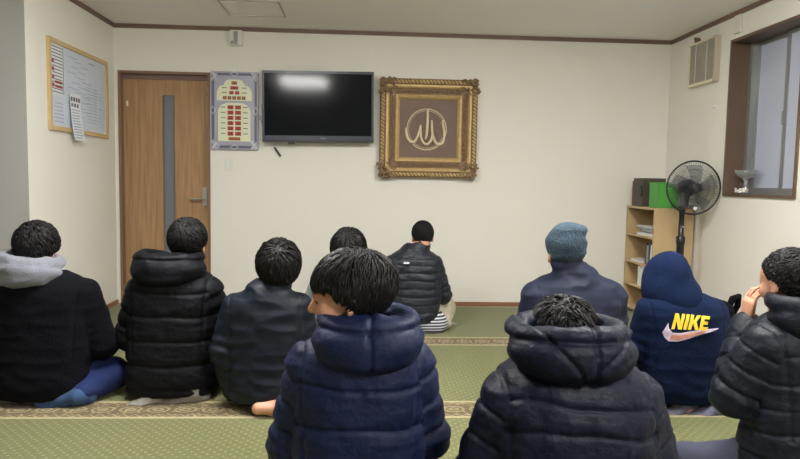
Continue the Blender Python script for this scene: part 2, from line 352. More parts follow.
# ------------------------------------------------------------------ prayer time board
t = thing('prayer_time_board', 'silver prayer time display board with red digits, left of the television', 'display board', (-1.130, YB, 1.693))
hw, hh = .203, .333
obj('back_panel', B((-hw, hw, -.03, 0, -hh, hh)), M['silver'], t, bevel=.003)
fr = .032
bm = B((-hw+.012, -hw+.012+fr*.6, -.034, -.03, -hh+.04, hh-.04), (hw-.012-fr*.6, hw-.012, -.034, -.03, -hh+.04, hh-.04), (-hw+.04, hw-.04, -.034, -.03, -hh+.014, -hh+.034), (-hw+.04, hw-.04, -.034, -.03, hh-.034, hh-.014))
obj('border_band', bm, M['silver_d'], t)
for sx in (-1, 1):
    for sz in (-1, 1):
        bm = bmesh.new()
        for k in range(4):
            c_ = (sx*(hw-.035), sz*(hh-.04)); o_ = (k-1.5)*.018
            for s2 in (-1, 1):
                tube(bm, [(c_[0]-.03+max(0, -o_)+o_*.5, -.0355, c_[1]+s2*(-.03)+o_*.5), (c_[0]+.03+o_*.5, -.0355, c_[1]+s2*.03+o_*.5)], .0026, 4)
        obj('knot_pattern', bm, M['paper'], t)
    bm = bmesh.new(); tube(bm, [(sx*(hw-.02), -.0355, .035), (sx*(hw-.04), -.0355, 0), (sx*(hw-.02), -.0355, -.035), (sx*(hw-.0), -.0355, 0)], .003, 4, True)
    obj('diamond_pattern', bm, M['paper'], t)
for sz in (-1, 1): bm = bmesh.new(); tube(bm, [(-.035, -.0355, sz*(hh-.02)), (0, -.0355, sz*(hh-.04)), (.035, -.0355, sz*(hh-.02)), (0, -.0355, sz*(hh-.002))], .003, 4, True); obj('diamond_pattern', bm, M['paper'], t)
def arch_panel(z0, z1, wbot, steps):
    bm = bmesh.new(); pts = [(-wbot, z0), (wbot, z0)] + [(x, z) for x, z in steps] + [(-x, z) for x, z in steps[::-1]]
    va = [bm.verts.new((x, -.036, z)) for x, z in pts]; vb = [bm.verts.new((x, -.030, z)) for x, z in pts]
    bm.faces.new(va); n = len(pts)
    for i in range(n): bm.faces.new((va[i], vb[i], vb[(i+1) % n], va[(i+1) % n]))
    return bm
def arc(cx, cz, rx, rz, n=8): return [(cx+rx*math.cos(a_), cz+rz*math.sin(a_)) for a_ in np.linspace(0, PI/2, n)]
obj('upper_panel', arch_panel(.085, .262, .148, [(.148, .16)]+[(x, z) for x, z in arc(.09, .175, .05, .04, 5)]+[(.085, .235)]+arc(.03, .235, .05, .03, 5)), M['ivory'], t)
obj('lower_panel', arch_panel(-.262, .07, .138, arc(.05, -.01, .088, .075)), M['ivory'], t)
def led(x, z, w_, h_=.014, kind='red'):
    wn = obj('digit_window', B((x-w_/2, x+w_/2, -.0385, -.036, z-h_, z+h_)), M['led_bg'], t)
    tgt = bmesh.new(); n = max(1, int(w_/.016))
    for k in range(n):
        cx_ = x-w_/2+(k+.5)*w_/n
        box(tgt, cx_-.0050, cx_-.0028, -.0395, -.0384, z-h_*.75, z+h_*.75)
        if k % 2 == 0: box(tgt, cx_+.0028, cx_+.0050, -.0395, -.0384, z-h_*.75, z+h_*.75)
        for q in (-.75, 0, .6): box(tgt, cx_-.0045, cx_+.0045, -.0395, -.0384, z+h_*q, z+h_*(q+.18))
    obj('digits', tgt, M['led' if kind == 'red' else 'led_o'], wn)
led(0, .235, .045, kind='o'); led(0, .193, .066); led(-.024, .152, .036); led(.024, .152, .036)
for k in range(5): led(-.08+.04*k, .108, .03, kind='o')
def caption(x, z): obj('caption_text', B((x-.02, x+.02, -.037, -.036, z-.003, z+.004)), M['silver_d'], t)
for z in [.028, -.017, -.062, -.107, -.152, -.197]:
    for s_ in (-1, 1): led(s_*.032, z, .05, .0165); caption(s_*.095, z)
led(0, -.240, .10, .013, kind='o')
for z in (.193, .152):
    for s_ in (-1, 1): caption(s_*.085, z)
# ------------------------------------------------------------------ television
t = thing('television', 'wide black flat television mounted on the back wall', 'television', (-.4065, YB-.004, 1.745), group=None)
t.rotation_euler = (0, -.012, 0)
hw, hh = .476, .292
obj('rear_shell', B((-hw+.03, hw-.03, -.075, -.03, -hh+.04, hh-.04)), M['black'], t)
obj('wall_bracket', B((-.2, .2, -.03, 0, -.1, .1)), M['greyplastic'], t)
obj('bezel', B((-hw, hw, -.105, -.075, -hh, -hh+.036), (-hw, hw, -.105, -.075, hh-.02, hh), (-hw, -hw+.018, -.105, -.075, -hh+.036, hh-.02), (hw-.018, hw, -.105, -.075, -hh+.036, hh-.02)), M['bezel'], t)
obj('screen', B((-hw+.018, hw-.018, -.099, -.075, -hh+.036, hh-.02)), M['screen'], t)
obj('base_strip', B((-hw, hw, -.103, -.06, -hh-.018, -hh)), M['black'], t)
obj('sensor_foot', B((-.26, -.20, -.10, -.07, -hh-.034, -hh-.018)), M['black'], t)
obj('maker_mark', B((.02, .07, -.1062, -.105, -hh+.012, -hh+.017)), M['greyplastic'], t)
bm = bmesh.new(); tube(bm, [(-.925, YB-.006, 1.46), (-.88, YB-.008, 1.455), (-.84, YB-.008, 1.435), (-.80, YB-.008, 1.40), (-.785, YB-.01, 1.385)], .003, 6)
o = obj('power_cord', bm, M['whiteplastic'], smooth=True); tag(o, 'thin pale cord with a dark plug hanging below the television corner', 'cord')
bm = bmesh.new(); tube(bm, [(-.79, YB-.012, 1.39), (-.735, YB-.012, 1.31)], .009, 8); obj('plug', bm, M['black'], o)
bm = bmesh.new(); tube(bm, [(-.92, YB-.008, 1.62), (-.895, YB-.01, 1.66), (-.90, YB-.01, 1.75), (-.87, YB-.01, 1.83)], .004, 6)
tube(bm, [(-.92, YB-.008, 1.66), (-.90, YB-.01, 1.60), (-.87, YB-.01, 1.56)], .004, 6)
tag(obj('cable', bm, M['greyplastic'], smooth=True), 'grey cable between the prayer time board and the television', 'cable')
# ------------------------------------------------------------------ framed calligraphy
t = thing('framed_calligraphy', 'square carved gold frame around a bronze calligraphy plaque on the back wall', 'framed calligraphy', (.552, YB-.002, 1.577))
A_ = .428
def sq_frame(prof, m_, name, parent):
    bm = bmesh.new(); rings = []
    for (r, y) in prof: rings.append([bm.verts.new((sx*r, -y, sz*r)) for sx, sz in ((-1, -1), (1, -1), (1, 1), (-1, 1))])
    for P_, Q_ in zip(rings, rings[1:]):
        for k in range(4): bm.faces.new((P_[k], P_[(k+1) % 4], Q_[(k+1) % 4], Q_[k]))
    return obj(name, bm, m_, parent)
sq_frame([(A_, 0), (A_, .05), (A_-.012, .06), (A_-.045, .058), (A_-.05, .05)], M['gold_d'], 'outer_moulding', t)
sq_frame([(A_-.05, .05), (A_-.055, .068), (A_-.070, .070), (A_-.082, .056)], M['gold'], 'gold_step', t)
sq_frame([(A_-.082, .056), (A_-.095, .050), (A_-.125, .048), (A_-.137, .050)], M['gold_d'], 'carved_band', t)
sq_frame([(A_-.137, .050), (A_-.142, .058), (A_-.158, .050), (A_-.172, .034), (A_-.178, .02)], M['gold'], 'inner_step', t)
obj('plaque', B((-A_+.175, A_-.175, -.024, -.015, -A_+.175, A_-.175)), M['plaque'], t)
# rope, leafwork and corner ornaments
L_ = A_-.026
def side_pts(s, u, r):       # side index, along, out
    return [(u, -1*r), (r, u), (u, r), (-r, u)][s]
for s in range(4):
    n = 22; bm = bmesh.new()
    for i in range(n):
        u = -L_+.07+(2*L_-.14)*i/(n-1); x, z = side_pts(s, u, L_)
        mt = Matrix.Translation((x, -.062, z)) @ Matrix.Rotation((PI/4 if s % 2 == 0 else PI/4), 4, 'Y') @ Matrix.Diagonal((.022, .013, .009, 1))
        bmesh.ops.create_icosphere(bm, subdivisions=2, radius=1, matrix=mt)
    obj('rope_trim', bm, M['gold'], t, smooth=True)
Rr = random.Random(5); L2 = A_-.110
for s in range(4):
    n = 13; bm = bmesh.new()
    for i in range(n):
        u = -L2+.06+(2*L2-.12)*i/(n-1); x, z = side_pts(s, u, L2); ph = i % 2
        for k in range(5):
            a_ = k*1.25+ph*.6; rr = .014
            ball(bm, (x+rr*math.cos(a_), -.055, z+rr*math.sin(a_)), (.009, .008, .006), sub=1)
        ball(bm, (x, -.060, z), .007, sub=1)
    obj('leafwork', bm, M['gold_d'], t, smooth=True)
for sx in (-1, 1):
    for sz in (-1, 1):
        bm = bmesh.new()
        for k in range(34):
            a_ = PI/4+(Rr.random()-.5)*1.9; rr = .01+.115*Rr.random()
            px, pz = sx*(A_-.0-rr*math.cos(a_)*.95-.005), sz*(A_-rr*math.sin(a_)*.95-.005)
            ball(bm, (px, -.066-.012*Rr.random(), pz), (.012+.010*Rr.random(), .014, .008+.010*Rr.random()), sub=1)
        for arm in (0, 1):
            pts = []
            for k in range(16):
                th = k/15*4.4; r = .028*(1-k/22); pts.append((r*math.cos(th), r*math.sin(th)))
            base = (A_-.125, A_-.018) if arm == 0 else (A_-.018, A_-.125)
            tube(bm, [(sx*(base[0]+p[0]*.8), -.074, sz*(base[1]+p[1]*.8)) for p in pts], [.009-.0003*k for k in range(16)], 6)
            b2 = (A_-.135, A_-.09) if arm == 0 else (A_-.09, A_-.135)
            tube(bm, [(sx*(b2[0]+p[0]), -.068, sz*(b2[1]+p[1])) for p in pts], .007, 6)
        obj('corner_ornament', bm, M['gold_d'] if False else M['gold_d'], t, smooth=True)
# calligraphy (traced strokes on the plaque)
def cp(cx, cy):  # crop px -> plaque local metres
    u = 400+cx/7.65; v = 95+cy/7.65
    return ((u-428.4)*5.683/640*1.02-.003, -(v-128)*5.683/640*1.0)
def smooth_path(P_, n=8):
    out = []; P_ = [Vector((*p, 0)) for p in P_]
    for i in range(len(P_)-1):
        p0, p1, p2, p3 = P_[max(i-1, 0)], P_[i], P_[i+1], P_[min(i+2, len(P_)-1)]
        for k in range(n):
            s = k/n; out.append(.5*((2*p1)+(-p0+p2)*s+(2*p0-5*p1+4*p2-p3)*s*s+(-p0+3*p1-3*p2+p3)*s**3))
    out.append(P_[-1]); return out
strokes = [[(212, 102), (212, 200), (208, 290), (200, 332)],
           [(52, 248), (60, 305), (85, 350), (115, 352), (140, 310), (162, 225)],
           [(162, 225), (165, 315), (188, 362), (218, 368), (245, 330), (246, 300)],
           [(244, 188), (252, 290), (275, 352), (305, 368), (332, 345), (338, 280), (322, 200)]]
bm = bmesh.new()
for S_ in strokes:
    pts = smooth_path([cp(*p) for p in S_]); n = len(pts)
    tube(bm, [(p.x, -.030, p.y) for p in pts], [.005+.0085*math.sin(PI*(.15+.8*i/n)) for i in range(n)], 8)
tube(bm, [(*[cp(330, 185)[0], -.029], cp(330, 185)[1]), (cp(318, 215)[0], -.030, cp(318, 215)[1])], .010, 8)
obj('calligraphy', bm, M['plaque_l'], t, smooth=True)
bm = bmesh.new(); ccx, ccz = cp(207, 258)
tube(bm, [(ccx+.173*math.cos(a_), -.025, ccz+.178*math.sin(a_)) for a_ in np.linspace(0, 2*PI, 64, endpoint=False)], .0055, 6, True)
tube(bm, [(ccx+.158*math.cos(a_), -.024, ccz+.163*math.sin(a_)) for a_ in np.linspace(0, 2*PI, 64, endpoint=False)], .0025, 6, True)
obj('ring', bm, M['plaque_l'], t, smooth=True)
bm = bmesh.new()
for k in range(150):
    a_ = Rr.random()*2*PI; r = .155*math.sqrt(Rr.random()); x, z = ccx+r*math.cos(a_), ccz+r*math.sin(a_)
    th = Rr.random()*PI; tube(bm, [(x+.012*math.cos(th+q), -.0245, z+.012*math.sin(th+q)) for q in (0, .6, 1.2, 1.8)], .0018, 4)
obj('arabesque', bm, M['plaque'], t)
# ------------------------------------------------------------------ bookcase against the right wall, open side to the left
BX0, BX1, BY0, BY1, BZ = 2.37, 2.70, 5.10, 5.66, .915
t = thing('bookcase', 'low light wood bookcase in the back right corner', 'bookcase', (BX0, BY0, 0))
w_, d_ = BX1-BX0, BY1-BY0
obj('side_panel', B((0, w_, 0, .02, 0, BZ)), M['ashwood'], t)
obj('side_panel', B((0, w_, d_-.02, d_, 0, BZ)), M['ashwood'], t)
obj('back_panel', B((w_-.01, w_, .02, d_-.02, 0, BZ-.0)), M['ashwood'], t)
SH = [.04, .25, .45, .69, BZ-.0]
obj('top', B((-.005, w_, -.003, d_+.0, BZ, BZ+.018)), M['ashwood'], t)
for z in SH[:-1]: obj('shelf', B((0, w_-.01, .02, d_-.02, z-.018, z)), M['ashwood'], t)
def book(name, x, y, z, sx, sy, sz, col, label, group=None, tilt=0, cat='book', lay=False):
    r = thing(name, label, cat, (x, y, z), group=group); r.rotation_euler = (tilt, 0, 0)
    m_ = mat('cover', srgb(*col), .5)
    obj('cover', B((0, sx, 0, .003, 0, sz), (0, sx, sy-.003, sy, 0, sz), (0, .003, .003, sy-.003, 0, sz)) if not lay else B((0, sx, 0, sy, 0, .003), (0, sx, 0, sy, sz-.003, sz), (sx-.003, sx, 0, sy, .003, sz-.003)), m_, r)
    obj('pages', B((.003, sx-.004, .0031, sy-.0031, .004, sz-.004)) if not lay else B((.004, sx-.0031, .004, sy-.004, .0031, sz-.0031)), M['paper'], r)
    return r
zt = BZ+.018
book('book', 2.385, 5.575, zt, .17, .022, .22, (120, 70, 66), 'thin reddish brown book upright at the far end of the bookcase top')
book('binder', 2.375, 5.36, zt, .20, .19, .245, (74, 66, 56), 'dark olive brown box binder on the bookcase top behind the green box', cat='binder')
t2 = thing('green_box', 'bright green plastic box on top of the bookcase beside the fan', 'box', (2.40, 5.12, zt))
obj('box_body', B((0, .20, 0, .17, 0, .19)), M['green_box'], t2, bevel=.006)
obj('lid', B((-.003, .203, -.003, .173, .185, .21)), M['green_box'], t2, bevel=.004)
bm = bmesh.new(); lathe(bm, [(.045, 0), (.045, .012)], 20, Matrix.Translation((2.374, 5.40, zt+.13)) @ Matrix.Rotation(-PI/2, 4, 'Y'))
tag(obj('tape_roll', bm, M['black']), 'black disc leaning on the brown binder', 'roll')
bm = bmesh.new()
for k in range(14): ball(bm, (.008*math.cos(k*2.1)*(k % 4), .012*math.sin(k*1.3)*(k % 5), .02+.004*(k % 7)), (.024, .02, .018), sub=2)
tag(obj('plastic_bag', bm, mat('clear_film', srgb(205, 215, 205), .25), smooth=True, loc=(2.655, 5.15, zt)), 'crumpled clear plastic bag on the bookcase beside the green box', 'bag')
cl = [(236, 236, 236), (60, 62, 72), (222, 222, 224), (120, 110, 150), (232, 232, 228)]
lb = ['white booklet at the bottom of the pile on the second shelf', 'dark booklet in the pile on the second shelf', 'pale booklet in the middle of the pile on the second shelf', 'violet booklet in the pile on the second shelf', 'white booklet topmost in the pile on the second shelf']
z = .69
for k in range(5):
    hgt = [.022, .012, .018, .014, .012][k]
    book('booklet', 2.385+.012*((k*3) % 4), 5.14+.02*((k*2) % 3), z, .21, .33-.03*(k % 3), hgt, cl[k], lb[k], 'booklets piled on the second shelf', lay=True); z += hgt+.0005
y = 5.16
for k, (th_, hh_, c_, l_) in enumerate([(.028, .17, (225, 225, 225), 'white book leaning at the near end of the middle shelf'), (.022, .19, (70, 80, 90), 'slate grey book standing next to the white one on the middle shelf'), (.03, .16, (150, 150, 140), 'grey book standing on the middle shelf'), (.02, .18, (60, 60, 60), 'black book standing last on the middle shelf')]):
    book('book', 2.385, y, .45, .16, th_, hh_, c_, l_, 'books standing on the middle shelf', tilt=.08 if k == 0 else 0); y += th_+.006
book('paper_stack', 2.38, 5.36, .45, .21, .2, .02, (232, 230, 222), 'small stack of white papers lying on the middle shelf', cat='papers', lay=True)
y = 5.14
for k, (th_, hh_, c_, l_) in enumerate([(.05, .17, (180, 176, 160), 'beige file at the near end of the lower shelf'), (.04, .16, (120, 120, 110), 'grey file on the lower shelf'), (.07, .175, (232, 232, 228), 'thick white file on the lower shelf'), (.07, .17, (225, 226, 222), 'white file at the far end of the lower shelf')]):
    book('file_folder', 2.385, y, .25, .2, th_, hh_, c_, l_, 'files on the lower shelf', cat='file'); y += th_+.012
# ------------------------------------------------------------------ pedestal fan
t = thing('pedestal_fan', 'black pedestal fan standing before the bookcase', 'fan', (2.475, 4.86, 0))
fc = Vector((.035, -.09, 1.105)); nrm = Vector((-.07, -.99, 0)).normalized()      # fan faces the room, turned slightly to the right
sx_ = Vector((0, 0, 1)).cross(nrm).normalized()
bm = bmesh.new(); lathe(bm, [(.17, 0), (.17, .015), (.12, .035), (.03, .05)], 32); obj('base', bm, M['black'], t, smooth=True)
bm = bmesh.new(); lathe(bm, [(.029, .04), (.029, .66), (.033, .67), (.033, .72), (.021, .73), (.021, .90), (.024, .905), (.024, .985)], 16); obj('pole', bm, M['black'], t, smooth=True)
bm = bmesh.new(); ball(bm, (0, -.026, .80), .007); obj('knob', bm, M['steel'], t)
mt = Matrix((sx_, Vector((0, 0, 1)), nrm)).transposed().to_4x4(); mt.translation = fc
bm = bmesh.new(); lathe(bm, [(.02, -.23), (.058, -.22), (.070, -.14), (.066, -.08), (.04, -.055), (.012, -.04), (.012, .0)], 24, mt)
bm2 = B((-.022, .022, -.06, .03, .96, 1.07)); obj('motor_housing', bm, mat('fan_motor', (.03, .03, .037), .35), t, smooth=True); obj('neck', bm2, M['black'], t, bevel=.006)
bm = bmesh.new()
lathe(bm, [(.032, -.02), (.034, .015), (.022, .024)], 20, mt)
for k in range(5):
    a0 = k*2*PI/5; g = []
    for i in range(7):
        r = .03+.145*i/6; row = []
        for j in range(7):
            an = a0+(-.42+.84*j/6)*(1-.25*(i/6))+.35*(i/6); zz = (.022-.044*j/6)
            row.append(bm.verts.new(mt @ Vector((r*math.cos(an), r*math.sin(an), zz))))
        g.append(row)
    for i in range(6):
        for j in range(6): bm.faces.new((g[i][j], g[i+1][j], g[i+1][j+1], g[i][j+1]))
bl_m = mat('fan_blade', (.35, .36, .38), .15); bl_m.node_tree.nodes['Principled BSDF'].inputs['Transmission Weight'].default_value = .75
bl_m.node_tree.nodes['Principled BSDF'].inputs['IOR'].default_value = 1.08
o = obj('blades', bm, bl_m, t, smooth=True)
def ringpts(r, z, n=48): return [mt @ Vector((r*math.cos(a_), r*math.sin(a_), z)) for a_ in np.linspace(0, 2*PI, n, endpoint=False)]
bm = bmesh.new(); tube(bm, ringpts(.203, 0), .0065, 8, True); obj('guard_rim', bm, M['black'], t, smooth=True)
for sgn, nm in ((1, 'front_guard'), (-1, 'rear_guard')):
    bm = bmesh.new()
    for k in range(64):
        a_ = k*2*PI/64; tw = .25*sgn
        pts = [mt @ Vector((r*math.cos(a_+tw*(1-r/.203)), r*math.sin(a_+tw*(1-r/.203)), sgn*.055*math.sqrt(max(0, 1-(r/.203)**2.6)))) for r in (.035, .08, .12, .16, .19, .203)]
        tube(bm, pts, .0011, 4)
    for r in (.09, .14): tube(bm, ringpts(r, sgn*.055*math.sqrt(1-(r/.203)**2.6)), .0014, 4, True)
    tube(bm, ringpts(.035, sgn*.054, 24), .003, 6, True)
    obj(nm, bm, M['black'], t)
bm = bmesh.new(); lathe(bm, [(.036, .052), (.036, .060), (.030, .064)], 24, mt); obj('centre_badge', bm, M['black'], t, smooth=True)
bm = bmesh.new(); m3 = mt @ Matrix.Translation((.0, -.155, .040)); lathe(bm, [(.013, 0), (.013, .006)], 16, m3); obj('round_sticker', bm, M['paper'], t)
#PEOPLE#
# ------------------------------------------------------------------ organic shapes: smooth fields turned into one surface
def hash_n(i, j, k, seed):
    n = (i*73856093 ^ j*19349663 ^ k*83492791 ^ seed*2654435761) & 0x7fffffff
    n = (n*1103515245+12345) & 0x7fffffff; n = (n ^ (n >> 13))*1274126177 & 0x7fffffff
    return (n & 0xffff)/32767.5-1
def vnoise(P, f, seed=0):
    Q = P*np.asarray(f); I = np.floor(Q).astype(np.int64); F = Q-I; F = F*F*(3-2*F); out = 0
    for a in (0, 1):
        for b in (0, 1):
            for c in (0, 1):
                wt = (F[:, 0] if a else 1-F[:, 0])*(F[:, 1] if b else 1-F[:, 1])*(F[:, 2] if c else 1-F[:, 2])
                out = out+wt*hash_n(I[:, 0]+a, I[:, 1]+b, I[:, 2]+c, seed)
    return out
class Field:
    def __init__(s): s.p = []
    def cap(s, a, b, ra, rb, k=.03, sub=False):
        a = np.array(a, float); b = np.array(b, float); r = max(ra, rb)
        def f(X):
            ba = b-a; L = (ba@ba)+1e-9
            t = np.clip(((X-a)@ba)/L, 0, 1); return np.linalg.norm(X-a-t[..., None]*ba, axis=-1)-(ra+t*(rb-ra))
        s.p.append((f, np.minimum(a, b)-r, np.maximum(a, b)+r, k, sub)); return s
    def chain(s, pts, rs, k=.03):
        for i in range(len(pts)-1): s.cap(pts[i], pts[i+1], rs[i], rs[i+1], k)
        return s
    def ell(s, c, r, k=.03, sub=False, rot=None):
        c = np.array(c, float); r = np.array(r, float); Rm = np.eye(3) if rot is None else np.array(rot); R = r.max()
        def f(X):
            Y = (X-c)@Rm; k0 = np.linalg.norm(Y/r, axis=-1); k1 = np.linalg.norm(Y/(r*r), axis=-1)+1e-9
            return k0*(k0-1)/k1
        s.p.append((f, c-R, c+R, k, sub)); return s
    def loft(s, lv, k=.03, n=2.5):
        lv = np.array(lv, float); z = lv[:, 0]; mx = lv[:, 3].max(); my = lv[:, 4].max()
        def f(X):
            Z = X[..., 2]; g = [np.interp(Z, z, lv[:, i]) for i in range(1, 5)]
            rho = (np.abs((X[..., 0]-g[0])/g[2])**n+np.abs((X[..., 1]-g[1])/g[3])**n)**(1/n)
            d = (rho-1)*np.minimum(g[2], g[3])
            return np.maximum(d, np.maximum(z[0]-Z, Z-z[-1]))
        s.p.append((f, np.array([lv[:, 1].min()-mx, lv[:, 2].min()-my, z[0]]), np.array([lv[:, 1].max()+mx, lv[:, 2].max()+my, z[-1]]), k, False)); return s
    def mesh(s, h, smooth=2, zmin=None):
        lo = np.min([p[1] for p in s.p if not p[4]], 0)-3*h-.01; hi = np.max([p[2] for p in s.p if not p[4]], 0)+3*h+.01
        if zmin is not None: lo[2] = max(lo[2], zmin-2*h)
        n = np.ceil((hi-lo)/h).astype(int)+1
        ax = [lo[i]+h*np.arange(n[i]) for i in range(3)]
        D = np.full(n, .4, np.float32)
        for f, a, b, k, sub in s.p:
            m_ = k+2*h
            i0 = np.clip(np.floor((a-m_-lo)/h).astype(int), 0, n); i1 = np.clip(np.ceil((b+m_-lo)/h).astype(int)+1, 0, n)
            if (i1 <= i0).any(): continue
            X = np.stack(np.meshgrid(ax[0][i0[0]:i1[0]], ax[1][i0[1]:i1[1]], ax[2][i0[2]:i1[2]], indexing='ij'), -1)
            d = f(X).astype(np.float32); sl = tuple(slice(i0[i], i1[i]) for i in range(3)); E = D[sl]
            kk = max(k, 1e-5)
            if sub:
                d = -d; q = np.maximum(kk-np.abs(E-d), 0)/kk; D[sl] = np.maximum(E, d)+q*q*kk*.25
            else:
                q = np.maximum(kk-np.abs(E-d), 0)/kk; D[sl] = np.minimum(E, d)-q*q*kk*.25
        if zmin is not None: D = np.maximum(D, (zmin-ax[2])[None, None, :].astype(np.float32))
        D[0] = D[-1] = .1; D[:, 0] = D[:, -1] = .1; D[:, :, 0] = D[:, :, -1] = .1
        V, Fq = surface_nets(D, lo, h)
        for _ in range(smooth): V = relax(V, Fq, .5)
        return V, Fq
def surface_nets(D, lo, h):
    S = D < 0; n = np.array(D.shape)
    cnt = np.zeros(n-1, np.int8)
    off = [(a, b, c) for a in (0, 1) for b in (0, 1) for c in (0, 1)]
    for a, b, c in off: cnt += S[a:n[0]-1+a, b:n[1]-1+b, c:n[2]-1+c]
    act = np.argwhere((cnt > 0) & (cnt < 8)); idx = np.full(n-1, -1, np.int64); idx[tuple(act.T)] = np.arange(len(act))
    acc = np.zeros((len(act), 3)); c_ = np.zeros(len(act))
    for i, p in enumerate(off):
        for q in off[i+1:]:
            if sum(abs(np.subtract(p, q))) != 1: continue
            v0 = D[tuple((act+p).T)]; v1 = D[tuple((act+q).T)]; mk = (v0 < 0) != (v1 < 0)
            t = np.where(mk, v0/np.where(mk, v0-v1, 1), 0)
            acc += np.where(mk[:, None], np.array(p)+t[:, None]*np.subtract(q, p), 0); c_ += mk
    V = (act+acc/c_[:, None])*h+lo
    F = []
    for ax in range(3):
        u, v = [(1, 2), (2, 0), (0, 1)][ax]
        A = np.take(S, range(n[ax]-1), ax); Bm = np.take(S, range(1, n[ax]), ax)
        e = np.argwhere(A != Bm); e = e[(e[:, u] > 0) & (e[:, v] > 0) & (e[:, u] < n[u]-1) & (e[:, v] < n[v]-1)]
        du = np.zeros(3, int); du[u] = 1; dv = np.zeros(3, int); dv[v] = 1
        q = np.stack([idx[tuple((e-du-dv).T)], idx[tuple((e-dv).T)], idx[tuple(e.T)], idx[tuple((e-du).T)]], 1)
        fl = A[tuple(e.T)]
        q[~fl] = q[~fl][:, ::-1]; F.append(q)
    return V, np.concatenate(F)
def relax(V, F, lam):
    acc = np.zeros_like(V); c = np.zeros(len(V))
    for a, b in ((0, 1), (1, 2), (2, 3), (3, 0)):
        for x, y in ((a, b), (b, a)):
            for i in range(3): acc[:, i] += np.bincount(F[:, x], V[F[:, y], i], len(V))
            c += np.bincount(F[:, x], minlength=len(V))
    return V+lam*(acc/np.maximum(c, 1)[:, None]-V)
def normals(V, F):
    fn = np.cross(V[F[:, 2]]-V[F[:, 0]], V[F[:, 3]]-V[F[:, 1]]); N = np.zeros_like(V)
    for k in range(4):
        for i in range(3): N[:, i] += np.bincount(F[:, k], fn[:, i], len(V))
    return N/(np.linalg.norm(N, axis=1)[:, None]+1e-12)
def np_obj(name, V, F, material, parent=None):
    me = bpy.data.meshes.new(name); me.vertices.add(len(V)); me.vertices.foreach_set('co', np.ascontiguousarray(V, np.float32).ravel())
    k = F.shape[1]; me.loops.add(F.size); me.loops.foreach_set('vertex_index', F.ravel().astype(np.int32))
    me.polygons.add(len(F)); me.polygons.foreach_set('loop_start', np.arange(0, F.size, k, dtype=np.int32)); me.polygons.foreach_set('loop_total', np.full(len(F), k, np.int32))
    me.polygons.foreach_set('use_smooth', np.ones(len(F), bool))
    me.update(calc_edges=True); me.validate()
    return link(name, me, material, parent)
def rot3(yaw, pitch=0, roll=0):       # yaw to the left, pitch up, roll
    return np.array(Matrix.Rotation(yaw, 3, 'Z') @ Matrix.Rotation(pitch, 3, 'X') @ Matrix.Rotation(roll, 3, 'Y'))
# --- seam relief on padded coats
def seams(u, lines, depth=.010, wd=.009, puff=.010):
    lines = np.array(lines, float); d = np.abs(u[:, None]-lines[None]); dm = d.min(1)
    sp = np.diff(np.sort(lines)).mean() if len(lines) > 1 else .1
    return -depth*np.exp(-(dm/wd)**2)+puff*np.sqrt(np.clip(dm/(sp*.5), 0, 1)), dm
def seg_param(P, pts):
    best = np.full(len(P), 9.); u = np.zeros(len(P)); s0 = 0
    for a, b in zip(pts, pts[1:]):
        a = np.array(a, float); b = np.array(b, float); ba = b-a; L = np.linalg.norm(ba)
        t = np.clip((P-a)@ba/L**2, 0, 1); d = np.linalg.norm(P-a-t[:, None]*ba, axis=1)
        m_ = d < best; best[m_] = d[m_]; u[m_] = s0+t[m_]*L; s0 += L
    return best, u
def head_field(F, hc, Rh, s=1.0):
    T_ = lambda p: hc+s*(Rh@np.array(p, float))
    e = lambda c, r, k=.015, sub=False: F.ell(T_(c), np.array(r)*s, k, sub, Rh)
    c = lambda a, b, ra, rb, k=.01, sub=False: F.cap(T_(a), T_(b), ra*s, rb*s, k, sub)
    e((0, -.012, .03), (.074, .094, .086)); e((0, .03, -.035), (.058, .062, .070), .03); e((0, .055, .035), (.060, .042, .050), .03)
    c((0, .066, -.095), (0, .060, -.092), .020, .022, .025)
    c((-.045, .0, -.075), (0, .055, -.098), .018, .018, .02); c((.045, .0, -.075), (0, .055, -.098), .018, .018, .02)
    c((-.030, .083, .022), (.030, .083, .022), .011, .011, .012)
    for sd in (-1, 1):
        e((sd*.040, .062, -.030), (.024, .026, .026), .02); e((sd*.031, .097, .003), (.016, .016, .012), .008, True)
        e((sd*.031, .080, .003), (.0135, .0135, .0125), .004)
        c((sd*.020, .094, .009), (sd*.042, .088, .008), .0045, .004, .004)
    c((0, .090, .010), (0, .108, -.026), .007, .012, .010)
    for sd in (-1, 1): c((sd*.009, .098, -.031), (sd*.013, .092, -.031), .008, .007, .006)
    c((-.017, .089, -.058), (.017, .089, -.058), .0065, .0065, .006); c((-.014, .088, -.070), (.014, .088, -.070), .0075, .0075, .006)
    c((-.022, .097, -.064), (.022, .097, -.064), .0025, .0025, .003, True)
    for sd in (-1, 1):
        e((sd*.078, -.006, -.006), (.009, .019, .031), .006); e((sd*.088, -.002, .000), (.007, .010, .017), .005, True); c((sd*.072, .004, -.032), (sd*.079, .002, -.034), .007, .008, .006)
    return T_
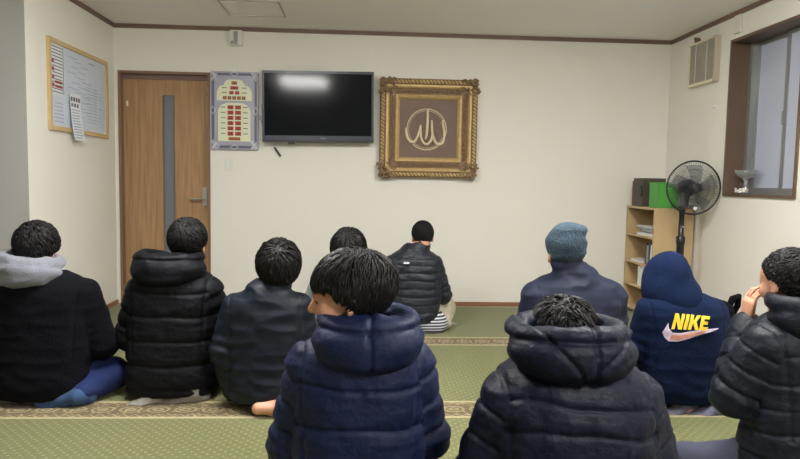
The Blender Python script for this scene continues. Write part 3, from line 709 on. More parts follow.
def hand_field(F, wr, d, pn, s=1.0, curl=.5):
    """wrist, direction of fingers, palm normal; thumb side = cross(d, pn)"""
    wr = np.array(wr, float); d = np.array(d, float); d /= np.linalg.norm(d); pn = np.array(pn, float); pn -= d*(pn@d); pn /= np.linalg.norm(pn); sd = np.cross(d, pn)
    P = lambda a, b, c: wr+s*(a*d+b*sd+c*pn)
    for b in (-.027, -.009, .009, .027): F.cap(P(.01, b*.7, 0), P(.085, b, 0), .015*s, .012*s, .012)
    for b, L, in ((.029, .070), (.010, .080), (-.010, .074), (-.028, .058)):
        a0 = .085; p = P(a0, b, 0); ang = 0; r = .0088; q = p
        for fr, dr in ((.42, .8), (.32, 1.0), (.26, .8)):
            ang += curl*dr; q2 = q+s*L*fr*(math.cos(ang)*d+math.sin(ang)*pn+b*1.2*sd); F.cap(q, q2, r*s, (r-.0008)*s, .004); q = q2; r -= .0008
    t0 = P(.02, .022, .006); t1 = P(.052, .050, .016); t2 = P(.080, .058, .026); t3 = P(.100, .052, .034)
    F.cap(t0, t1, .014*s, .0115*s, .012); F.cap(t1, t2, .0110*s, .0098*s, .005); F.cap(t2, t3, .0098*s, .0085*s, .004)
def foot_field(F, an, toe, up, s=1.0, extra=0, toes=True):
    an = np.array(an, float); d = np.array(toe, float)-an; L = np.linalg.norm(d); d /= L; up = np.array(up, float); up -= d*(up@d); up /= np.linalg.norm(up); sd = np.cross(d, up)
    P = lambda a, b, c: an+s*(a*d+b*sd+c*up)
    F.cap(P(-.045, 0, -.045), P(.06, .004, -.035), .030*s+extra, .027*s+extra, .03); F.cap(P(0, 0, 0), P(.10, .0, -.04), .030*s+extra, .024*s+extra, .03)
    F.cap(P(.06, .018, -.045), P(.13, .022, -.050), .022*s+extra, .018*s+extra, .02); F.cap(P(.05, -.018, -.05), P(.115, -.026, -.052), .020*s+extra, .015*s+extra, .02)
    for i, b in enumerate((.026, .008, -.008, -.022, -.034)):
        l_ = (.185, .185, .175, .163, .15)[i]; r = (.0125, .009, .0085, .008, .008)[i]
        F.cap(P(l_-.05, b*.9, -.052), P(l_, b, -.055), r*s+extra, r*s+extra, .006 if toes else .02)
# --- hair: a cap plus thousands of fine locks
ZL_A = np.radians([0, 35, 60, 80, 100, 125, 150, 180])
def hair(parent, hc, Rh, s=1.0, lift=.014, length=.07, seed=1, zl=(.072, .066, .045, .012, -.005, -.055, -.078, -.082), whorl=(.1, -.62, .78), n=2600, messy=.35, grav=.7, rad=.0016, top=None, fringe=0, name='hair', curl=0, material=None, bump=None, tail=(.03, .025, .015, .012, .012, .012, .015, .018)):
    rg = np.random.default_rng(seed); Cc = np.array([0, -.012, .03]); Rr_ = np.array([.075, .096, .087])
    zl = np.array(zl)
    def hl(p): a_ = np.abs(np.arctan2(p[..., 0], p[..., 1])); return np.interp(a_, ZL_A, zl)
    def shape(q, l):      # q unit-ellipsoid direction -> point raised by l, lower back narrows into the neck
        p = Cc+q*Rr_+q*l[..., None]
        if bump is not None: p = p+q*(bump[1]*np.exp(-((q-np.array(bump[0]))**2).sum(-1)/.5))[..., None]
        return p
    nt_, np__ = 48, 72; V = []; th = np.linspace(0.001, PI*.93, nt_); ph = np.linspace(0, 2*PI, np__, endpoint=False)
    TT, PP = np.meshgrid(th, ph, indexing='ij'); q = np.stack([np.sin(TT)*np.cos(PP), np.sin(TT)*np.sin(PP), np.cos(TT)], -1).reshape(-1, 3)
    base = Cc+q*Rr_; ins = (base[:, 2]-hl(base))
    l = np.where(ins > 0, lift*.75*np.clip(ins/.02, 0, 1), -.012*np.clip(-ins/.01, 0, 1))
    l = l+np.where(ins > .004, .0035*vnoise(q+3, 9, seed)*1, 0)
    V = shape(q, l); idx = np.arange(nt_*np__).reshape(nt_, np__)
    Fc = np.stack([idx[:-1], idx[1:], np.roll(idx, -1, 1)[1:], np.roll(idx, -1, 1)[:-1]], -1).reshape(-1, 4)
    # strands
    q = rg.normal(size=(n*5, 3)); q /= np.linalg.norm(q, axis=1)[:, None]; b = Cc+q*Rr_; q = q[(b[:, 2] > hl(b)+.002)][:n]; n = len(q)
    wv = np.array(whorl)/np.linalg.norm(whorl)
    K = 7; L = length*(.7+.6*rg.random(n))
    zend = np.interp(np.abs(np.arctan2((Cc+q*Rr_)[:, 0], (Cc+q*Rr_)[:, 1])), ZL_A, zl-np.array(tail)); L = np.minimum(L, np.maximum(.012, ((Cc+q*Rr_)[:, 2]-zend)*(1.25+.45*vnoise(q+17, 8, seed+9)+.25*(rg.random(n)-.5))))
    if top is not None: L *= np.where(q[:, 2] > .55, top, 1)
    pts = []; qq = q.copy(); cn = np.stack([vnoise(q+7, 5, seed+3), vnoise(q+11, 5, seed+4), vnoise(q+13, 5, seed+5)], 1)
    cn2 = np.stack([vnoise(q+7, 16, seed+6), vnoise(q+11, 16, seed+7), vnoise(q+13, 16, seed+8)], 1)
    P_ = shape(q, np.full(n, lift*.2)); pts.append(P_.copy())
    for k in range(1, K):
        t = qq-wv; t -= qq*(t*qq).sum(1)[:, None]; t /= np.linalg.norm(t, axis=1)[:, None]+1e-6
        t = t+grav*np.array([0, 0, -1.])*(.4+k/K)+messy*(cn*.9+cn2*.9+.35*rg.normal(size=(n, 3)))
        if fringe: t = t+np.where(qq[:, 1:2] > 0, fringe, 0)*np.array([0, 1., -.3])
        if curl: t = t+curl*np.stack([np.sin(k*1.6+cn[:, 0]*9), np.cos(k*1.6+cn[:, 1]*9), np.sin(k*1.3+cn[:, 2]*9)], 1)
        t /= np.linalg.norm(t, axis=1)[:, None]+1e-6
        P_ = P_+t*(L/K)[:, None]
        u = (P_-Cc)/Rr_; rr = np.linalg.norm(u, axis=1); ql = u/rr[:, None]
        ll = lift*(.75+.45*np.sin(PI*min(1, k/K*1.1))+.3*(cn2[:, 0]))
        tgt = shape(ql, ll); dist = np.linalg.norm(P_-Cc, axis=1); td = np.linalg.norm(tgt-Cc, axis=1)
        tight = .75
        P_ = np.where((dist < td)[:, None], tgt, P_*(1-tight)+tgt*tight); qq = ql; pts.append(P_.copy())
    A = np.stack(pts, 1); rr = rad*(.7+.8*rg.random(n))
    Tn = np.gradient(A, axis=1); Tn /= np.linalg.norm(Tn, axis=2)[..., None]+1e-9
    ref = A-Cc; ref /= np.linalg.norm(ref, axis=2)[..., None]; X1 = np.cross(Tn, ref); X1 /= np.linalg.norm(X1, axis=2)[..., None]+1e-9; X2 = np.cross(X1, Tn)
    tp = np.array([1, 1.1, 1.1, 1.0, .85, .6, .12])[None, :, None]*rr[:, None, None]
    rings = [A+tp*(2.2*math.cos(a_)*X1+.9*math.sin(a_)*X2) for a_ in (PI/2, PI/2+2*PI/3, PI/2+4*PI/3)]
    SV = np.stack(rings, 2).reshape(-1, 3); o0 = len(V)
    b_ = (np.arange(n)*K*3)[:, None, None]+(np.arange(K-1)*3)[None, :, None]+np.arange(3)[None, None]; b2 = (np.arange(n)*K*3)[:, None, None]+(np.arange(K-1)*3)[None, :, None]+((np.arange(3)+1) % 3)[None, None]
    Fs = np.stack([b_, b2, b2+3, b_+3], -1).reshape(-1, 4)+o0
    AV = np.concatenate([V, SV]); AV = hc+s*(AV@Rh.T)
    return np_obj(name, AV, np.concatenate([Fc, Fs]), material or M['hair'], parent)
def fabric(name, col, rough=.5, sheen=.1, bump=.25, bscale=40, spec=.4, **k):
    return mat(name, col, rough, 0, bump, bscale, spec=spec, sheen=sheen, detail=5, **k)
def make_person(name, label, loc, rz, sp):
    """sp: measures of the seated figure, in metres, facing +y"""
    H, wb, ws, dp = sp['H'], sp['wb'], sp['ws'], sp.get('dp', .13); lean = sp.get('lean', .03); tw = sp.get('twist', 0); sx = sp.get('sx', 0)
    hc = np.array(sp['head'], float); Rh = rot3(*sp.get('hrot', (0, 0, 0))); hs = sp.get('hs', 1.0); h = sp.get('h', .007)
    z0 = sp.get('hem', .03)
    prof = sp.get('prof') or [(0, .90, 1), (.10, 1, 1.05), (.40, .5, 1.0), (.62, .04, 1.0), (.80, 0, .98), (.87, -.05, .92), (.92, -.15, .84), (.965, -.34, .70), (1.0, -.56, .56)]
    lv = []
    for zr, f_, dd in prof:
        rx = ws+(wb-ws)*f_ if f_ >= 0 else ws*(1+f_)
        lv.append((z0+(H-z0)*zr, sx*zr, lean*zr*zr+sp.get('cy', 0), rx, dp*dd))
    def arm(side):
        a = sp.get('arms', {}).get(side)
        if a: return [np.array(p, float) for p in a]
        sh = (side*(ws-.045)+sx, lean*.7, H*.83); el = (side*(ws+.035)+sx, .03+lean, H*.42); wr = (side*.10, .27, H*.30)
        return [np.array(p, float) for p in (sh, el, wr)]
    AR = sp.get('ar', (.072, .066, .052))
    ar = {s_: arm(s_) for s_ in (-1, 1)}
    # ---- legs
    legs = sp.get('legs', 'cross')
    if legs == 'cross': LG = [[(-.09, .02, .11), (-.22, .32, .10), (.02, .34, .06)], [(.09, .02, .11), (.22, .32, .10), (-.02, .24, .055)]]; FT = [((.0, .34, .06), (.16, .38, .05), (0, -.3, 1)), ((-.0, .24, .055), (-.16, .28, .05), (0, -.3, 1))]
    elif legs == 'kneel': LG = [[(-.09, .02, .20), (-.14, .42, .08), (-.09, -.04, .055)], [(.09, .02, .20), (.14, .42, .08), (.09, -.04, .055)]]; FT = [((-.09, -.05, .05), (-.06, -.22, .03), (0, 0, -1)), ((.09, -.05, .05), (.06, -.22, .03), (0, 0, -1))]
    else: LG, FT = legs
    # ---- body: one continuous surface
    F = Field()
    F.loft([(a, b, c, max(.05, d-.035), max(.05, e-.035)) for a, b, c, d, e in lv], .03)
    nk = np.array([sx, lean+.0+sp.get('cy', 0), H-.03]); F.cap(nk, hc+hs*(Rh@np.array([0, -.028, -.055])), .058, .054*hs, .03)
    T_ = head_field(F, hc, Rh, hs)
    for s_ in (-1, 1):
        F.chain(ar[s_], (.045, .038, .027), .03)
        d = ar[s_][-1]-ar[s_][-2]; d /= np.linalg.norm(d); hd = sp.get('hands', {}).get(s_)
        if hd: hand_field(F, *hd)
        else: hand_field(F, ar[s_][-1], d+np.array([-s_*.3, .2, -.3]), np.array([-s_*.5, 0, -1]) if s_ > 0 else np.array([.5, 0, -1]), .95, .45)
    for lg in LG: F.chain(lg, tuple(min(p_, q_-.012) for p_, q_ in zip((.075, .052, .036), sp.get('lr', (.1, .1, .1)))), .04)
    for a in FT: foot_field(F, *a)
    V, Q = F.mesh(h if sp.get('fine') else max(h, .006), 1, 0.0)
    body = np_obj(name, V, Q, sp.get('skin', M['skin'])); body.location = (*loc, 0); body.rotation_euler = (0, 0, rz)
    tag(body, label, 'person')
    for s_ in (-1, 1):
        bm = bmesh.new(); ball(bm, T_((s_*.031, .0835, .002)), .0118*hs, sub=2); obj('eye', bm, M['eye'], body, smooth=True)
    # ---- trousers
    F = Field(); F.ell((0, .02, .12 if legs != 'kneel' else .18), (wb*.93, .15, .11), .04)
    for lg in LG: F.chain(lg, sp.get('lr', (.098, .074, .058)), .04)
    V, Q = F.mesh(.009, 2, 0.001); N_ = normals(V, Q)
    V = V+N_*(.006*vnoise(V+5, (14, 14, 30), 3))[:, None]; V[:, 2] = np.maximum(V[:, 2], .001)
    np_obj('trousers', V, Q, sp['trousers'], body)
    if sp.get('socks') is not None:
        for a in FT:
            F = Field(); foot_field(F, *a, extra=.004, toes=False); kn = min((lg for lg in LG), key=lambda g: np.linalg.norm(np.subtract(g[2], a[0]))); dk = np.subtract(kn[1], kn[2]); dk = dk/np.linalg.norm(dk); F.cap(a[0], kn[2]+dk*.07, .040, .043, .02); V, Q = F.mesh(.006, 2, .001); np_obj('sock', V, Q, sp['socks'], body)
    # ---- jacket
    F = Field(); F.loft(lv, .04, sp.get('sq', 2.4))
    for s_ in (-1, 1): F.chain(ar[s_], AR, .020)
    if sp.get('collar'):
        ch, crr = sp['collar']; cy0 = nk[1]
        F.cap((sx, cy0-.005, H-.03), (sx+.75*(hc[0]-sx), cy0-.005+.3*(hc[1]-cy0), H+ch), crr+.03, crr, .03)
        F.cap((sx, cy0+.0, H+.01), (sx+.85*(hc[0]-sx), cy0+.5*(hc[1]-cy0), H+ch+.05), crr-.014, crr-.010, .008, True)
    V, Q = F.mesh(h, 1, z0-.0); N_ = normals(V, Q)
    up = np.clip(1-np.abs(N_[:, 2])*.3, 0, 1); disp = np.zeros(len(V))
    dl, ul = seg_param(V, ar[-1]); dr, ur = seg_param(V, ar[1])
    tor = (np.abs((V[:, 0]-sx*V[:, 2]/H)/ws)**2+((V[:, 1]-lean)/dp)**2)**.5
    isarm = (np.minimum(dl-AR[0], dr-AR[0]) < .012) & (np.abs(V[:, 0]-sx) > ws*.80)
    qs = sp.get('quilt'); wob = .008*vnoise(V+2, (7, 7, 5), 9)
    if qs:
        pq = dict(depth=qs.get('depth', .010), wd=qs.get('wd', .008), puff=qs.get('puff', .012))
        zz = V[:, 2]+wob*qs.get('wob', 1)+qs.get('sag', 0)*((V[:, 0]-sx)/ws)**2
        dt, mt_ = seams(zz, qs['z'], **pq)
        U = np.where(dl < dr, ul, ur)+wob; da, ma = seams(U, qs.get('arm', [.02, .10, .18, .26, .34, .42, .50, .58]), **pq)
        # blend over the armhole
        disp += np.where(isarm, da, dt); mm = np.where(isarm, ma, mt_)
        ahx = np.abs(np.abs(V[:, 0]-sx)-(ws*.80+.03*(V[:, 2]/H-.6))); ah = np.exp(-(ahx/.008)**2)*(V[:, 2] > H*.35); disp -= .005*ah
        # little puckers running across each seam
        pk = vnoise(V+4, (52, 40, 13), 21)*np.exp(-mm/.03); disp += qs.get('pucker', .0034)*pk+.0016*vnoise(V+6, (34, 26, 60), 22)
    else:
        ah = np.exp(-((np.abs(np.abs(V[:, 0]-sx)-(ws*.80+.03*(V[:, 2]/H-.6))))/.007)**2)*(V[:, 2] > H*.35)*(np.abs(N_[:, 1]) > .2); disp -= .0035*ah
    wr = sp.get('wr', .006)
    n1 = vnoise(V+1, (9, 9, 16), 5); n2 = vnoise(V+8, (18, 14, 34), 6); n3 = vnoise(V+3, (5, 5, 7), 8)
    disp += wr*((1-np.abs(n1)*2)*.7+.45*n2)+wr*.9*n3
    # folds gathered at elbow and armpit
    for s_ in (-1, 1):
        el = ar[s_][1]; g = np.exp(-(np.linalg.norm(V-el, axis=1)/.10)**2); disp += g*wr*1.0*np.sin((V@(ar[s_][1]-ar[s_][0])/np.linalg.norm(ar[s_][1]-ar[s_][0]))*110+3*n3)
    V = V+N_*disp[:, None]; V[:, 2] = np.maximum(V[:, 2], .003)
    jk = np_obj(sp.get('top', 'jacket'), V, Q, sp['jacket'], body)
    # cuffs
    for s_ in (-1, 1):
        a, b = ar[s_][-2], ar[s_][-1]; d = (b-a)/np.linalg.norm(b-a); bm = bmesh.new()
        tube(bm, [b-d*.01, b+d*.015, b+d*.04], [AR[2]*.92, AR[2]*.80, AR[2]*.74], 20); obj('cuff', bm, sp['jacket'], jk, smooth=True)
    # ---- hood lying on the shoulders
    hd = sp.get('hood')
    if hd:
        F = Field(); c0 = np.array([sx+hd.get('dx', 0), nk[1]-.015+hd.get('dy', 0), H+hd.get('dz', 0)]); W_, D_, Hh = hd.get('w', .165), hd.get('d', .135), hd.get('h', .095)
        tilt = rot3(0, hd.get('tilt', .35), hd.get('roll', 0))
        F.ell(c0+(0, -.045, -.01), (W_, D_, Hh), .02, rot=tilt)
        F.ell(c0+(0, -.085, -hd.get('drop', .045)), (W_*.80, D_*.62, Hh*.85), .04, rot=tilt)
        # thick rolled rim
        for k in range(24):
            a0, a1 = 2*PI*k/24, 2*PI*(k+1)/24
            P_ = lambda a_: c0+tilt@np.array([W_*.80*math.sin(a_), .0-D_*.86*math.cos(a_)-.02, Hh*.52+.015*math.cos(a_)*-1])
            F.cap(P_(a0), P_(a1), hd.get('rim', .024), hd.get('rim', .024), .02)
        F.ell(c0+tilt@np.array([0, .025, Hh*.95+.02]), (hd.get('ow', .088), D_*.80, Hh*.98), .012, True, tilt)
        V, Q = F.mesh(h, 1); N_ = normals(V, Q); ds = np.zeros(len(V)); x = V[:, 0]-c0[0]+.01*vnoise(V, 6, 3)
        L_ = (V-c0)@tilt
        for ln_ in hd.get('lines', []):          # seam planes a*x+b*z=c
            e = np.abs(ln_[0]*x+ln_[1]*L_[:, 2]-ln_[2]); side = 1 if len(ln_) < 4 else ((x*ln_[3]) > 0)
            ds -= .008*np.exp(-(e/.007)**2)*side; ds += .002*vnoise(V+6, (60, 60, 60), 4)*np.exp(-e/.02)*side
        ds += hd.get('wr', .006)*((1-2*np.abs(vnoise(V+2, (8, 10, 14), 31)))*.8+.4*vnoise(V, (22, 22, 30), 32))
        V = V+N_*ds[:, None]
        np_obj('hood', V, Q, hd.get('mat', sp['jacket']), jk if hd.get('mat') is None else body)
    if sp.get('hair') is not None: hair(body, hc, Rh, hs, **sp['hair'])
    return body, jk, hc, Rh
def fx(*z): return list(z)
PUFF_BLACK = fabric('black_nylon', (.0036, .0042, .0068), .58, .03, .32, 55, .18)
PUFF_NAVY = fabric('navy_nylon', (.0048, .0110, .048), .58, .10, .32, 55, .26)
PUFF_DARK = fabric('slate_black_nylon', (.0040, .0055, .0185), .52, .06, .38, 55, .20)
PUFF_GREY = fabric('charcoal_nylon', (.0065, .0085, .0165), .50, .06, .38, 55, .22)
FLEECE = fabric('black_fleece', (.0045, .0048, .0075), .95, .1, .6, 180, .1)
NAVY_SHELL = fabric('dark_navy_shell', (.0035, .0075, .016), .55, .05, .35, 18, .3)
NAVY_BOMBER = fabric('navy_bomber', (.0085, .013, .034), .6, .12, .3, 20, .3)
NAVY_FLEECE = fabric('navy_sweatshirt', (.0065, .014, .046), .9, .12, .5, 200, .1)
GREY_HOOD = fabric('grey_marl', srgb(126, 128, 138), .9, .2, .4, 200, .15)
GREEN_GREY = fabric('grey_green_cloth', srgb(104, 112, 108), .85, .2, .3, 90, .2)
DENIM = fabric('blue_denim', srgb(32, 44, 88), .85, .2, .4, 250, .2, var=.25, vscale=20)
DENIM_L = fabric('light_denim', srgb(108, 124, 150), .85, .2, .4, 250, .2, var=.2, vscale=20)
LIGHT_T = fabric('light_grey_trouser', srgb(150, 146, 140), .8, .2, .2, 60, .2)
KHAKI_T = fabric('pale_khaki_trouser', srgb(176, 168, 148), .8, .2, .2, 60, .2)
GREY_T = fabric('blue_grey_trouser', srgb(86, 88, 112), .8, .2, .2, 60, .2)
BLACK_T = fabric('black_trouser', (.012, .012, .016), .8, .2, .2, 60, .2)
SOCK_B = fabric('blue_sock', srgb(62, 84, 120), .9, .2, .3, 250, .1)
SOCK_G = fabric('grey_sock', srgb(150, 148, 150), .9, .2, .3, 250, .1)
SOCK_W = fabric('pale_sock', srgb(178, 175, 170), .9, .2, .3, 250, .1)
SOCK_K = fabric('black_sock', (.015, .015, .018), .9, .2, .3, 250, .1)
KNIT = fabric('slate_knit', srgb(64, 78, 90), .95, .3, .9, 120, .1, stretch=(1, 1, .35))
def gapz(z0, z1, n): return list(np.linspace(z0, z1, n))
# P1 far left: black fleece jacket, grey hood
make_person('person', 'seated man at the far left, black jacket, light grey hood, blue socked foot', (-1.575, 3.22), 0, dict(
    H=.635, wb=.225, ws=.225, dp=.15, head=(-.055, .055, .742), hrot=(0, -.25, .05), hs=1.02, ar=(.078, .075, .058), hem=.03,
    arms={-1: [(-.185, .02, .53), (-.265, .05, .28), (-.12, .30, .17)], 1: [(.185, .02, .53), (.262, .05, .27), (.12, .30, .17)]},
    legs=([[(-.09, .02, .11), (-.30, .30, .11), (.02, .34, .06)], [(.09, .02, .11), (.295, .10, .10), (.21, -.09, .055)]], [((.02, .34, .06), (.20, .38, .05), (0, -.3, 1)), ((.205, -.115, .05), (.04, -.165, .04), (0, -.9, .5))]),
    lr=(.09, .075, .05), trousers=DENIM, socks=SOCK_B, jacket=FLEECE, wr=.005, hood=dict(w=.165, d=.130, h=.060, dx=-.07, dz=.028, tilt=-.15, roll=.10, mat=GREY_HOOD, wr=.010),
    hair=dict(lift=.020, length=.055, seed=3, curl=.5, messy=.5, n=2600, rad=.0018)))
# P2 black puffer beside him
make_person('person', 'seated man in a black padded jacket with a hood, in front of the wooden door', (-.963, 3.28), 0, dict(
    H=.655, wb=.225, ws=.215, dp=.155, head=(.058, .06, .772), hrot=(-.1, -.15, 0), hs=1.05, ar=(.082, .078, .06), hem=.035, legs=([[(-.09, .02, .20), (-.13, .36, .08), (-.08, -.04, .055)], [(.09, .02, .20), (.13, .36, .08), (.12, -.08, .055)]], [((.13, -.10, .045), (-.06, -.155, .035), (0, -.4, 1)), ((-.03, -.10, .05), (-.10, -.14, .04), (0, -.3, 1))]),
    arms={-1: [(-.165, .02, .53), (-.225, .04, .30), (-.12, .30, .20)], 1: [(.165, .02, .53), (.215, .04, .30), (.12, .30, .20)]},
    trousers=LIGHT_T, socks=LIGHT_T, jacket=PUFF_BLACK, wr=.004, quilt=dict(z=[.07, .19, .31, .43, .545], puff=.006, depth=.006), sq=2.6,
    hood=dict(w=.178, d=.125, h=.078, dz=.012, dx=-.015, tilt=-.10, lines=[(0, 1, .03)], wr=.012), hair=dict(lift=.013, length=.05, seed=5, messy=.2)))
# P3 navy shell jacket
make_person('person', 'seated man in a dark navy jacket, bare feet tucked under, beside the padded blue coat', (-.465, 3.10), 0, dict(
    H=.585, wb=.165, ws=.200, dp=.13, head=(.052, .03, .682), hrot=(0, .12, .05), hs=1.06, ar=(.066, .058, .045), hem=.05, lean=.02,
    arms={-1: [(-.160, .01, .50), (-.212, -.01, .28), (-.170, .0, .08)], 1: [(.160, .01, .50), (.20, .06, .27), (.10, .27, .18)]},
    hands={-1: ((-.16, .02, .05), (.4, .9, -.1), (0, 0, -1), .9, .15)},
    legs=([[(-.09, .02, .15), (-.15, .34, .08), (.10, -.08, .05)], [(.09, .02, .15), (.15, .34, .08), (.0, -.06, .05)]], [((.03, -.10, .05), (.24, -.12, .045), (0, 1, .25)), ((.06, -.06, .05), (.0, .12, .04), (0, 1, .5))]),
    trousers=BLACK_T, jacket=NAVY_SHELL, wr=.006, collar=(.03, .078), hair=dict(lift=.022, length=.085, seed=8, messy=.25, n=3000, zl=(.072, .066, .045, .0, -.03, -.065, -.09, -.095))))
# P4 half hidden behind the front man
make_person('person', 'seated person in a grey-green top mostly hidden behind the man in the blue coat', (-.10, 3.55), 0, dict(
    H=.60, wb=.19, ws=.20, head=(.015, .03, .712), hs=1.04, ar=(.066, .06, .048), trousers=GREY_T, socks=SOCK_G, jacket=GREEN_GREY, top='sweatshirt', wr=.006, h=.008,
    collar=(.01, .08), hair=dict(lift=.018, length=.07, seed=12, messy=.25)))
# P5 near the back wall
P5, jk5, hc5, _ = make_person('person', 'man sitting closest to the back wall in dark quilted jacket and pale khaki trousers', (.375, 4.72), 0, dict(
    H=.605, wb=.20, ws=.205, dp=.14, head=(.065, .05, .70), hrot=(0, -.25, 0), hs=.96, ar=(.064, .058, .045), hem=.075,
    legs=([[(-.09, .02, .11), (-.30, .30, .11), (.02, .34, .06)], [(.09, .0, .11), (.27, .20, .13), (.24, .02, .05)]], [((.02, .34, .06), (.20, .38, .05), (0, -.3, 1)), ((.20, .14, .05), (.35, .22, .045), (0, -.3, 1))]),
    lr=(.10, .075, .05), trousers=KHAKI_T, socks=SOCK_G, jacket=fabric('dark_slate_nylon', (.009, .012, .019), .5, .15, .3, 26, .4), wr=.0035, quilt=dict(z=gapz(.10, .56, 9), puff=.003, depth=.003, wd=.007),
    collar=(.03, .072), hair=dict(lift=.009, length=.025, seed=13, messy=.2, zl=(.072, .066, .045, .012, -.01, -.045, -.07, -.075))))
bm = bmesh.new(); box(bm, -.085, -.045, -.150, -.120, .52, .531); obj('chest_tab', bm, M['paper'], jk5)
F = Field(); F.ell((0, .02, .10), (.205, .155, .09), .02); F.cap((-.1, -.02, .06), (.16, -.02, .06), .10, .10, .04); V, Q = F.mesh(.007, 2, .004)
st = mat('striped_jersey', (.03, .035, .05), .85); nt = st.node_tree; tc = nt.nodes.new('ShaderNodeTexCoord'); sp_ = nt.nodes.new('ShaderNodeSeparateXYZ'); nt.links.new(tc.outputs['Object'], sp_.inputs[0])
m1 = nt.nodes.new('ShaderNodeMath'); m1.operation = 'SINE'; m0 = nt.nodes.new('ShaderNodeMath'); m0.operation = 'MULTIPLY'; m0.inputs[1].default_value = 290; nt.links.new(sp_.outputs[2], m0.inputs[0]); nt.links.new(m0.outputs[0], m1.inputs[0])
m2 = nt.nodes.new('ShaderNodeMath'); m2.operation = 'GREATER_THAN'; m2.inputs[1].default_value = .1; nt.links.new(m1.outputs[0], m2.inputs[0])
mx = nt.nodes.new('ShaderNodeMix'); mx.data_type = 'RGBA'; mx.inputs[6].default_value = (.03, .035, .06, 1); mx.inputs[7].default_value = (*srgb(205, 205, 210), 1); nt.links.new(m2.outputs[0], mx.inputs[0]); nt.links.new(mx.outputs[2], nt.nodes['Principled BSDF'].inputs['Base Color'])
np_obj('shirt_hem', V, Q, st, P5)
# P6 front man in blue padded coat, face to the left
make_person('person', 'young man in foreground in navy blue padded coat, face turned left in profile', (-.005, 1.82), 0, dict(
    H=.675, wb=.205, ws=.190, dp=.15, head=(-.036, .02, .782), hrot=(1.60, -.10, .0), hs=1.02, h=.0052, fine=True, ar=(.075, .072, .055), hem=.06,
    arms={-1: [(-.145, .02, .575), (-.195, .04, .33), (-.11, .28, .22)], 1: [(.145, .02, .575), (.190, .03, .37), (.12, .26, .24)]},
    legs=([[(-.09, .02, .11), (-.20, .40, .10), (.0, .34, .06)], [(.09, .02, .11), (.205, .44, .11), (-.0, .24, .055)]], [((.0, .34, .06), (.15, .38, .05), (0, -.3, 1)), ((-.0, .24, .055), (-.15, .28, .05), (0, -.3, 1))]), trousers=DENIM_L, socks=SOCK_G, jacket=PUFF_NAVY, wr=.0045, quilt=dict(z=[.10, .215, .33, .44, .55], puff=.006, depth=.006, wd=.007, sag=.0), sq=2.4,
    hood=dict(w=.155, d=.125, h=.070, dz=.008, dx=.02, tilt=-.0, lines=[(1, 0, .012), (0, 1, .03)], rim=.018, wr=.010),
    hair=dict(lift=.017, length=.085, seed=21, messy=.6, n=4600, tail=(.055, .045, .03, .03, .02, .012, .015, .018), zl=(.066, .060, .046, .022, .004, -.06, -.09, -.095), whorl=(0, -.45, .9), fringe=.3, rad=.0015, bump=((0, -.85, .25), .018))))
# P7 beanie
P7, jk7, hc7, Rh7 = make_person('person', 'seated person in a blue-grey knitted beanie and navy jacket, facing the back wall', (1.005, 2.95), 0, dict(
    H=.695, wb=.215, ws=.232, dp=.14, head=(-.042, .045, .785), hrot=(0, -.05, -.03), hs=1.0, ar=(.072, .068, .05), arms={-1: [(-.185, .02, .58), (-.215, .06, .33), (-.10, .30, .22)], 1: [(.185, .02, .58), (.225, .06, .33), (.10, .30, .22)]}, legs='kneel', trousers=BLACK_T, socks=SOCK_K, jacket=NAVY_BOMBER, wr=.008,
    collar=(.04, .074), hair=dict(lift=.006, length=.03, seed=14, n=1200)))
F = Field(); Th = lambda p: hc7+Rh7@np.array(p, float); F.ell(Th((0, -.014, .045)), (.092, .112, .098), .02, rot=Rh7)
F.ell(Th((.03, -.045, .115)), (.060, .06, .030), .03); F.ell(Th((0, .02, -.085)), (.10, .17, .055), .01, True)
V, Q = F.mesh(.0045, 1); N_ = normals(V, Q); L_ = (V-hc7)@Rh7; an = np.arctan2(L_[:, 0], -L_[:, 1])
d_ = .0016*np.sin(an*64)*np.clip((.115-L_[:, 2])/.05, 0, 1)+.006*(1-2*np.abs(vnoise(V, (9, 9, 16), 41)))*np.clip((L_[:, 2]-.02)/.05, 0, 1)
cuff = 1/(1+np.exp(-(.005-L_[:, 2]+.012*np.sin(an*1))/.002)); d_ += .005*cuff; V = V+N_*d_[:, None]
np_obj('knitted_beanie', V, Q, KNIT, P7)
# P8 big dark padded jacket in the foreground
make_person('person', 'broad person in foreground in blue-black quilted puffer, hood bunched around black hair', (.545, 1.58), 0, dict(
    H=.672, wb=.235, ws=.220, dp=.16, head=(.004, .115, .672), hrot=(0, -.6, 0), h=.0052, ar=(.088, .086, .065), hem=.04, lean=.05,
    arms={-1: [(-.150, .03, .545), (-.235, .03, .30), (-.12, .28, .18)], 1: [(.160, .03, .545), (.235, .03, .30), (.12, .28, .18)]},
    legs='cross', trousers=GREY_T, socks=SOCK_G, jacket=PUFF_DARK, wr=.0045, quilt=dict(z=[.06, .14, .22, .30, .38, .455, .525, .59], puff=.004, depth=.0055, wd=.006, sag=.025, wob=2.4, pucker=.004), sq=2.5,
    hood=dict(w=.162, d=.130, h=.060, dx=-.012, dz=.034, dy=.01, drop=.030, tilt=-.12, rim=.024, ow=.075, lines=[(1, 0, .03), (1, .9, -.06, -1), (0, 1, .018), (.9, -1, .085, 1)], wr=.008),
    hair=dict(lift=.020, length=.055, seed=31, messy=.8, n=3000, curl=.5, grav=.2)))
